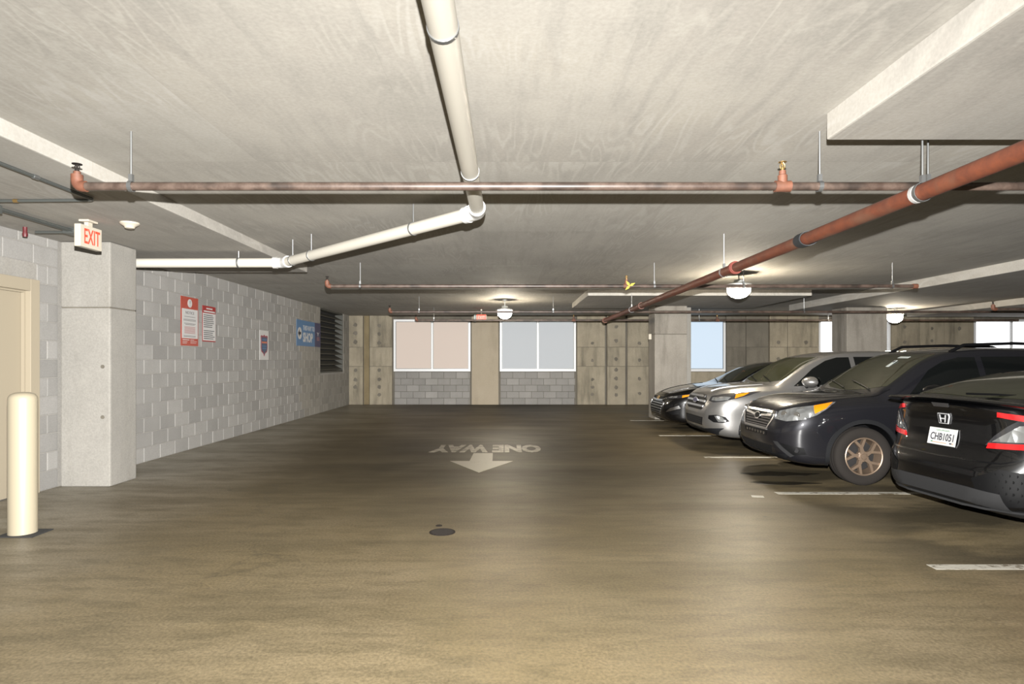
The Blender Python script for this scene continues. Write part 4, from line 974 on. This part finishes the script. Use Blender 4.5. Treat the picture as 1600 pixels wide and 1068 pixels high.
e.patch('bumper_lip', [(.1, -.80, .385), (.1, -.70, .27), (0, -.3, .27), (0, .3, .27), (.1, .70, .27), (.1, .80, .385), (0, .45, .345), (0, -.45, .345)], F_, 'cladding', off=.008, th=.03, res=.05)
e.stripe('side_skirt', [(1.28, -1, .29), (3.2, -1, .29)], .1, S_, 'cladding', off=.008, th=.02, both=True)
clad(e, .397, .44)
for pth in ([(1.33, -1, 1.0), (1.28, -1, .75), (1.35, -1, .30)], [(2.39, -1, 1.11), (2.39, -1, .30)], [(3.30, -1, 1.16), (3.28, -1, .85), (3.15, -1, .72)]): e.stripe('door_seam', pth, .008, S_, 'trim_black', off=.0015, th=.01, both=True)
e.stripe('hood_seam', [(.13, -.50, 1.0), (.5, -.70, 1.03), (1.25, -.76, 1.12)], .008, (0, 0, -1), 'trim_black', off=.001, th=.01, both=True)
e.stripe('hood_crease', [(.2, -.30, 1.05), (.6, -.42, 1.06), (1.0, -.50, 1.12)], .03, (0, 0, -1), 'paint_silver', off=.008, th=.02, both=True)
e.wheels('rim_silver'); e.mirror(1.55, 1.06, 'paint_silver', 1.2); e.handles([(2.18, .98), (3.1, 1.02)], 'paint_silver')
wiper(e, (1.14, -.52), (1.26, .05)); wiper(e, (1.12, .02), (1.26, .60))
for sg in (-1, 1): e.patch('tail_light', [(4.5, sg*.60, .98), (4.5, sg*.82, 1.0), (4.4, sg*.84, 1.16), (4.4, sg*.62, 1.13)], (-1, -.4*sg, 0), 'lens_red', off=.008, th=.02)
e.finish()

# ---- black sedan
M = dict(L=4.93, W=1.85, paint='paint_black', wheels=(.98, 3.81), wr=.335, arch=.38, edge=.05,
 top=[(0, .70), (.04, .755), (.14, .80), (.5, .885), (.9, .95), (1.30, .995), (1.5, 1.07), (2.15, 1.37), (2.45, 1.44), (2.9, 1.465), (3.3, 1.44), (3.8, 1.31), (4.2, 1.13), (4.4, 1.08), (4.8, 1.04), (4.93, .98)],
 belt=[(0, .55), (.12, .66), (.5, .78), (1.2, .89), (2, .935), (3.4, .985), (4.3, 1.0), (4.93, .86)],
 bot=[(0, .26), (.12, .20), (.5, .17), (4.3, .19), (4.7, .26), (4.93, .34)],
 hw=[(0, .52), (.03, .63), (.09, .74), (.2, .85), (.4, .935), (.7, .98), (1, 1), (3.7, 1), (4.4, .96), (4.8, .86), (4.93, .72)],
 rf=[(0, .78), (.5, .82), (1.2, .86), (1.5, .83), (2.15, .72), (2.6, .68), (3.3, .68), (4.2, .74), (4.6, .82), (4.93, .82)],
 pf=[(.15, .12), (.25, .03), (.4, .0), (.52, .01), (.65, .05), (.8, .14)], pr=[(.2, .05), (.5, 0), (.9, .06), (1.1, .12)])
m_ = Car('sedan', M, 'black sedan parked nose out beside the concrete column, farthest of the cars', (3.24, 13.1, 0), 0, .985)
glass_set(m_, (1.32, .70, 2.22, .55, 1.62), [[(1.72, .965), (2.72, .985), (2.72, 1.36), (2.5, 1.345), (2.28, 1.29), (2.0, 1.15)], [(2.80, .99), (3.6, 1.01), (3.75, 1.08), (3.5, 1.24), (3.3, 1.32), (2.80, 1.36)]],
          [(4.2, -.5, 1.10), (4.2, .5, 1.10), (3.5, .48, 1.40), (3.5, -.48, 1.40)])
gr = m_.patch('upper_grille', [(0, -.42, .70), (0, -.46, .665), (0, -.40, .635), (0, .40, .635), (0, .46, .665), (0, .42, .70)], F_, 'trim_black', off=.005, th=.02, res=.05)
m_.stripe('grille_trim', [(0, -.50, .685), (0, -.40, .64), (0, 0, .625), (0, .40, .64), (0, .50, .685)], .026, F_, 'chrome', off=.014, th=.02, parent=gr)
m_.patch('emblem', [(0, -.10, .685), (0, -.085, .655), (0, -.03, .655), (0, -.03, .64), (0, .03, .64), (0, .03, .655), (0, .085, .655), (0, .10, .685), (0, .03, .685), (0, .03, .70), (0, -.03, .70), (0, -.03, .685)], F_, 'brass', off=.02, th=.015, res=.04, parent=gr)
li = m_.patch('lower_grille', [(0, -.48, .60), (0, -.50, .52), (0, -.38, .33), (0, .38, .33), (0, .50, .52), (0, .48, .60)], F_, 'trim_black', off=.005, th=.02, res=.05)
for k, z in enumerate((.565, .51, .455, .40, .355)): m_.stripe('grille_bar', [(0, -.47+.03*k, z), (0, .47-.03*k, z)], .016, F_, 'chrome', off=.012, th=.012, parent=li)
for sg in (-1, 1): m_.stripe('grille_trim', [(0, sg*.49, .60), (0, sg*.50, .52), (0, sg*.38, .335)], .02, F_, 'chrome', off=.012, th=.012, parent=li)
hl = m_.patch('headlight', [(.1, -.52, .675), (.12, -.54, .715), (.3, -.78, .755), (.60, -.88, .80), (.50, -.875, .745), (.32, -.80, .70), (.18, -.66, .675)], diag(42), 'lens_dark', off=.008, th=.02, res=.03, both=True)
m_.patch('turn_signal', [(.34, -.80, .745), (.58, -.88, .79), (.49, -.87, .745), (.34, -.81, .705)], diag(52), 'lens_amber', off=.013, th=.012, res=.03, both=True, parent=hl)
m_.patch('reflector', [(.14, -.58, .69), (.15, -.60, .715), (.26, -.73, .73), (.26, -.73, .70)], diag(42), 'lens_clear', off=.012, th=.01, res=.03, both=True, parent=hl)
m_.patch('fog_trim', [(.10, -.58, .40), (.16, -.68, .49), (.28, -.81, .545), (.30, -.83, .49), (.24, -.79, .47), (.16, -.70, .43)], diag(38), 'chrome', off=.01, th=.02, res=.03, both=True)
m_.patch('fog_recess', [(.13, -.63, .395), (.17, -.70, .42), (.25, -.79, .455), (.30, -.82, .47), (.28, -.80, .37), (.18, -.72, .35)], diag(38), 'trim_black', off=.006, th=.02, res=.03, both=True)
for pth in ([(1.62, -1, .92), (1.50, -1, .65), (1.52, -1, .24)], [(2.76, -1, .98), (2.76, -1, .24)], [(3.68, -1, 1.0), (3.6, -1, .8), (3.35, -1, .6)]): m_.stripe('door_seam', pth, .008, S_, 'trim_black', off=.0015, th=.01, both=True)
m_.stripe('hood_crease', [(.2, -.34, .9), (.6, -.46, .9), (1.2, -.56, .98)], .03, (0, 0, -1), 'paint_black', off=.008, th=.02, both=True)
m_.stripe('window_trim', [(1.62, -1, .945), (2.7, -1, .972), (3.7, -1, 1.0)], .016, S_, 'chrome', off=.007, th=.012, both=True)
m_.wheels('rim_silver'); m_.mirror(1.85, .95, 'paint_black', 1.05); m_.handles([(2.55, .86), (3.45, .89)], 'chrome')
wiper(m_, (1.38, -.50), (1.52, .05)); wiper(m_, (1.36, .02), (1.5, .58))
for sg in (-1, 1): m_.patch('tail_light', [(4.93, sg*.50, .86), (4.93, sg*.78, .86), (4.8, sg*.84, .96), (4.8, sg*.52, .97)], (-1, -.35*sg, 0), 'lens_red', off=.008, th=.02)
m_.finish()

# ---- black hatchback, tail to the aisle
H = dict(L=4.52, W=1.80, paint='paint_black', wheels=(.89, 3.59), wr=.325, arch=.37, edge=.05,
 top=[(0, .66), (.04, .71), (.14, .76), (.5, .85), (1.0, .93), (1.2, .955), (1.4, 1.05), (2.0, 1.34), (2.3, 1.41), (2.7, 1.43), (3.2, 1.405), (3.7, 1.315), (4.05, 1.21), (4.22, 1.15), (4.40, 1.125), (4.52, 1.10)],
 belt=[(0, .52), (.12, .63), (.5, .76), (1.2, .87), (2, .91), (3.4, .98), (4.1, 1.03), (4.52, 1.0)],
 bot=[(0, .26), (.12, .19), (.5, .16), (4.0, .18), (4.3, .22), (4.52, .26)],
 hw=[(0, .52), (.03, .63), (.09, .74), (.2, .85), (.4, .935), (.7, .98), (1, 1), (3.7, 1), (4.1, .975), (4.2, .93), (4.33, .85), (4.43, .73), (4.49, .60), (4.52, .48)],
 rf=[(0, .78), (.5, .82), (1.1, .86), (1.4, .83), (2.0, .72), (2.5, .68), (3.4, .68), (3.9, .74), (4.25, .84), (4.52, .90)],
 pf=[(.15, .12), (.25, .03), (.4, .0), (.52, .01), (.65, .05), (.8, .14)], pr=[(.15, .16), (.26, .03), (.4, .0), (.58, .0), (.66, .07), (.8, .12), (.95, .13), (1.05, .11), (1.12, .06)])
h = Car('hatchback', H, 'black hatchback parked with its tail to the aisle, nearest of the cars', (0, 0, 0), 0, .97)
glass_set(h, (1.2, .68, 2.06, .54, 1.48), [[(1.58, .945), (2.55, .965), (2.55, 1.33), (2.3, 1.32), (2.1, 1.26), (1.85, 1.13)], [(2.63, .97), (3.45, 1.0), (3.75, 1.08), (3.4, 1.25), (3.1, 1.32), (2.63, 1.335)]], None)
h.patch('rear_window', [(4.1, -.66, 1.165), (4.16, 0, 1.18), (4.1, .66, 1.165), (3.4, .55, 1.36), (3.38, 0, 1.37), (3.4, -.55, 1.36)], (-.4, 0, -1), 'car_glass', res=.07)
# spoiler bridging the hatch
sp = MB(); vs = []; prof = [(4.20, 1.135), (4.32, 1.165), (4.45, 1.165), (4.475, 1.15), (4.44, 1.13), (4.30, 1.11)]
ny = 25
for i in range(ny):
    y = -.80+1.6*i/(ny-1); k = (abs(y)/.80)
    for x, z in prof: vs.append((x-.10*k**3-.02*k, y, z-.035*k**2.5))
n6 = len(prof); fs = [(i*n6+j, i*n6+(j+1) % n6, (i+1)*n6+(j+1) % n6, (i+1)*n6+j) for i in range(ny-1) for j in range(n6)]+[tuple(range(n6)), tuple(range((ny-1)*n6, ny*n6))[::-1]]
sp.add(vs, fs, True); spo = sp.build('spoiler', 'paint_black', h.root)
h.patch('brake_light', [(4.5, -.10, 1.10), (4.5, .10, 1.10), (4.5, .085, 1.075), (4.5, -.085, 1.075)], R_, 'lens_dark', off=.01, th=.015, res=.05)['label'] = 'third brake light'
rw = h.on((4.5, 0, 1.2), (-.4, 0, -1))
MB().tube([(4.18, .0, 1.19), (4.12, .25, 1.195), (4.05, .42, 1.19)], .009, 8).build('rear_wiper', 'trim_black', h.root)
tl = h.patch('tail_light', [(4.5, .60, 1.06), (4.4, .80, 1.03), (4.1, .90, 1.045), (3.95, .90, 1.0), (4.1, .90, .86), (4.3, .86, .80), (4.5, .56, .795), (4.5, .50, .78), (4.5, .57, .86), (4.5, .68, .95), (4.5, .76, 1.0), (4.5, .60, 1.025)], (-1, -.55, 0), 'lens_dark', off=.008, th=.03, res=.03, both=True)
h.patch('tail_light_bar', [(4.5, .60, 1.065), (4.4, .82, 1.035), (4.1, .90, 1.05), (4.1, .90, 1.005), (4.4, .82, .99), (4.5, .60, 1.025)], (-1, -.55, 0), 'lens_red', off=.016, th=.02, res=.03, both=True, parent=tl)
h.patch('tail_light_bar', [(4.5, .53, .80), (4.4, .80, .82), (4.1, .90, .85), (4.1, .90, .81), (4.4, .82, .775), (4.5, .515, .755)], (-1, -.55, 0), 'lens_red', off=.016, th=.02, res=.03, both=True, parent=tl)
h.patch('tail_light_lens', [(4.5, .56, .815), (4.4, .72, .96), (4.35, .80, .975), (4.1, .90, .98), (4.1, .90, .87), (4.35, .80, .835)], (-1, -.55, 0), 'lens_clear', off=.014, th=.02, res=.03, both=True, parent=tl)
pl = h.patch('license_plate', [(4.5, -.155, .872), (4.5, .155, .872), (4.5, .155, .716), (4.5, -.155, .716)], R_, 'plate_white', off=.016, th=.012, res=.08)
pc = h.on((6, 0, .794), R_); pt = h.on((6, 0, .865), R_); pb = h.on((6, 0, .722), R_); vv = (pt-pb).normalized(); nn = Vector((0, 1, 0)).cross(vv)
if nn.x < 0: nn = -nn
def PM(u, w, lift=.020): 
    o = pc+vv*w+nn*lift+Vector((0, u, 0)); return Matrix(((0, vv.x, nn.x, o.x), (1, vv.y, nn.y, o.y), (0, vv.z, nn.z, o.z), (0, 0, 0, 1)))
lettering('CHB1051', 'plate_ink', pl, PM(0, -.004), fit=(.265, .068), bold=.01)
lettering('GEORGIA', 'plate_green', pl, PM(0, .058), fit=(.15, .018), bold=.01)
def plate_bit(u0, u1, w0, w1, mat):
    M_ = PM(0, 0, .018); MB().add([M_ @ Vector((a, b, c)) for c in (0, .002) for a, b in ((u0, w0), (u1, w0), (u1, w1), (u0, w1))], [(0, 3, 2, 1), (4, 5, 6, 7), (0, 1, 5, 4), (1, 2, 6, 5), (2, 3, 7, 6), (3, 0, 4, 7)]).build('plate_sticker', mat, pl)
plate_bit(.095, .12, -.068, -.050, 'plate_ink'); plate_bit(-.12, -.10, -.068, -.050, 'plate_green'); plate_bit(-.10, .06, -.062, -.056, 'plate_peach'); plate_bit(.125, .14, -.068, -.052, 'plate_peach')
# emblem: a ring with an H
ec = (.965,)
eo = h.patch('emblem', [(4.5, y, z) for y, z in ((-.062, 1.012), (.062, 1.012), (.066, .985), (.05, .915), (-.05, .915), (-.066, .985))], R_, 'emblem_silver', off=.016, th=.012, res=.05)
h.patch('emblem_field', [(4.5, y, z) for y, z in ((-.055, 1.006), (.055, 1.006), (.059, .984), (.044, .921), (-.044, .921), (-.059, .984))], R_, 'trim_black', off=.020, th=.01, res=.05, parent=eo)
for poly in ([(-.040, 1.0), (-.028, 1.0), (-.018, .928), (-.028, .928)], [(.040, 1.0), (.028, 1.0), (.018, .928), (.028, .928)], [(-.03, .968), (.03, .968), (.03, .958), (-.03, .958)]):
    h.patch('emblem_letter', [(4.5, a, b) for a, b in poly], R_, 'emblem_silver', off=.023, th=.008, res=.05, parent=eo)
h.stripe('hatch_seam', [(4.5, -.74, .70), (4.5, -.60, .645), (4.5, 0, .632), (4.5, .60, .645), (4.5, .74, .70)], .012, R_, 'trim_black', off=.002, th=.012)
h.patch('bumper_vent', [(4.5, .42, .50), (4.45, .62, .60), (4.3, .80, .58), (4.2, .86, .48), (4.25, .84, .34), (4.4, .66, .30), (4.5, .48, .34)], (-1, -.45, 0), 'trim_black', off=.006, th=.02, res=.04, both=True)
bvn = None
for sg in (1, -1):
    for r in range(5):
        for k in range(7):
            z = .36+.05*r; y = .50+.046*k+(.023 if r % 2 else 0)
            if y > .78 or (z > .5 and y < .58): continue
            p = h.on((4.5-.25*(y-.45), y, z), (-1, -.45, 0)); q = Vector((p.x, p.y*sg, p.z)); dv = Vector((.91, .41*sg, 0))
            MB().tube([q, q+dv*.005], .014, 6).build('vent_cell', 'trim_black', h.root)
h.patch('reflector', [(4.3, .80, .575), (4.2, .865, .57), (4.22, .86, .36), (4.30, .82, .36)], (-1, -.9, 0), 'lens_red', off=.009, th=.02, res=.04, both=True)
h.patch('diffuser', [(4.5, -.62, .40), (4.5, -.40, .42), (4.5, .40, .42), (4.5, .62, .40), (4.5, .66, .22), (4.5, .4, .235), (4.5, -.4, .235), (4.5, -.66, .22)], R_, 'diffuser_grey', off=.012, th=.03, res=.05)
h.stripe('bumper_lip', [(4.3, -.80, .24), (4.5, -.5, .235), (4.5, .5, .235), (4.3, .80, .24)], .05, R_, 'diffuser_grey', off=.02, th=.03)
for pth in ([(1.48, -1, .9), (1.38, -1, .62), (1.4, -1, .24)], [(2.59, -1, .96), (2.59, -1, .24)], [(3.5, -1, 1.0), (3.42, -1, .8), (3.2, -1, .6)]): h.stripe('door_seam', pth, .008, S_, 'trim_black', off=.0015, th=.01, both=True)
h.wheels('rim_silver'); h.mirror(1.75, .93, 'paint_black', 1.0); h.handles([(2.4, .85), (3.28, .88)], 'paint_black')
h.patch('headlight', [(.1, -.52, .62), (.12, -.54, .68), (.3, -.78, .72), (.58, -.88, .77), (.34, -.81, .67)], diag(42), 'lens_clear', off=.008, th=.02, res=.04, both=True)
h.patch('grille', [(0, -.45, .62), (0, -.40, .55), (0, .40, .55), (0, .45, .62)], F_, 'trim_black', off=.006, th=.02, res=.06)
yaw = PI+math.radians(4.5)
Lc = 4.52*.97; cx, cy = 3.80, 5.42
h.place = ((cx-math.cos(yaw)*Lc, cy-math.sin(yaw)*Lc, 0), yaw, .97)
h.finish()
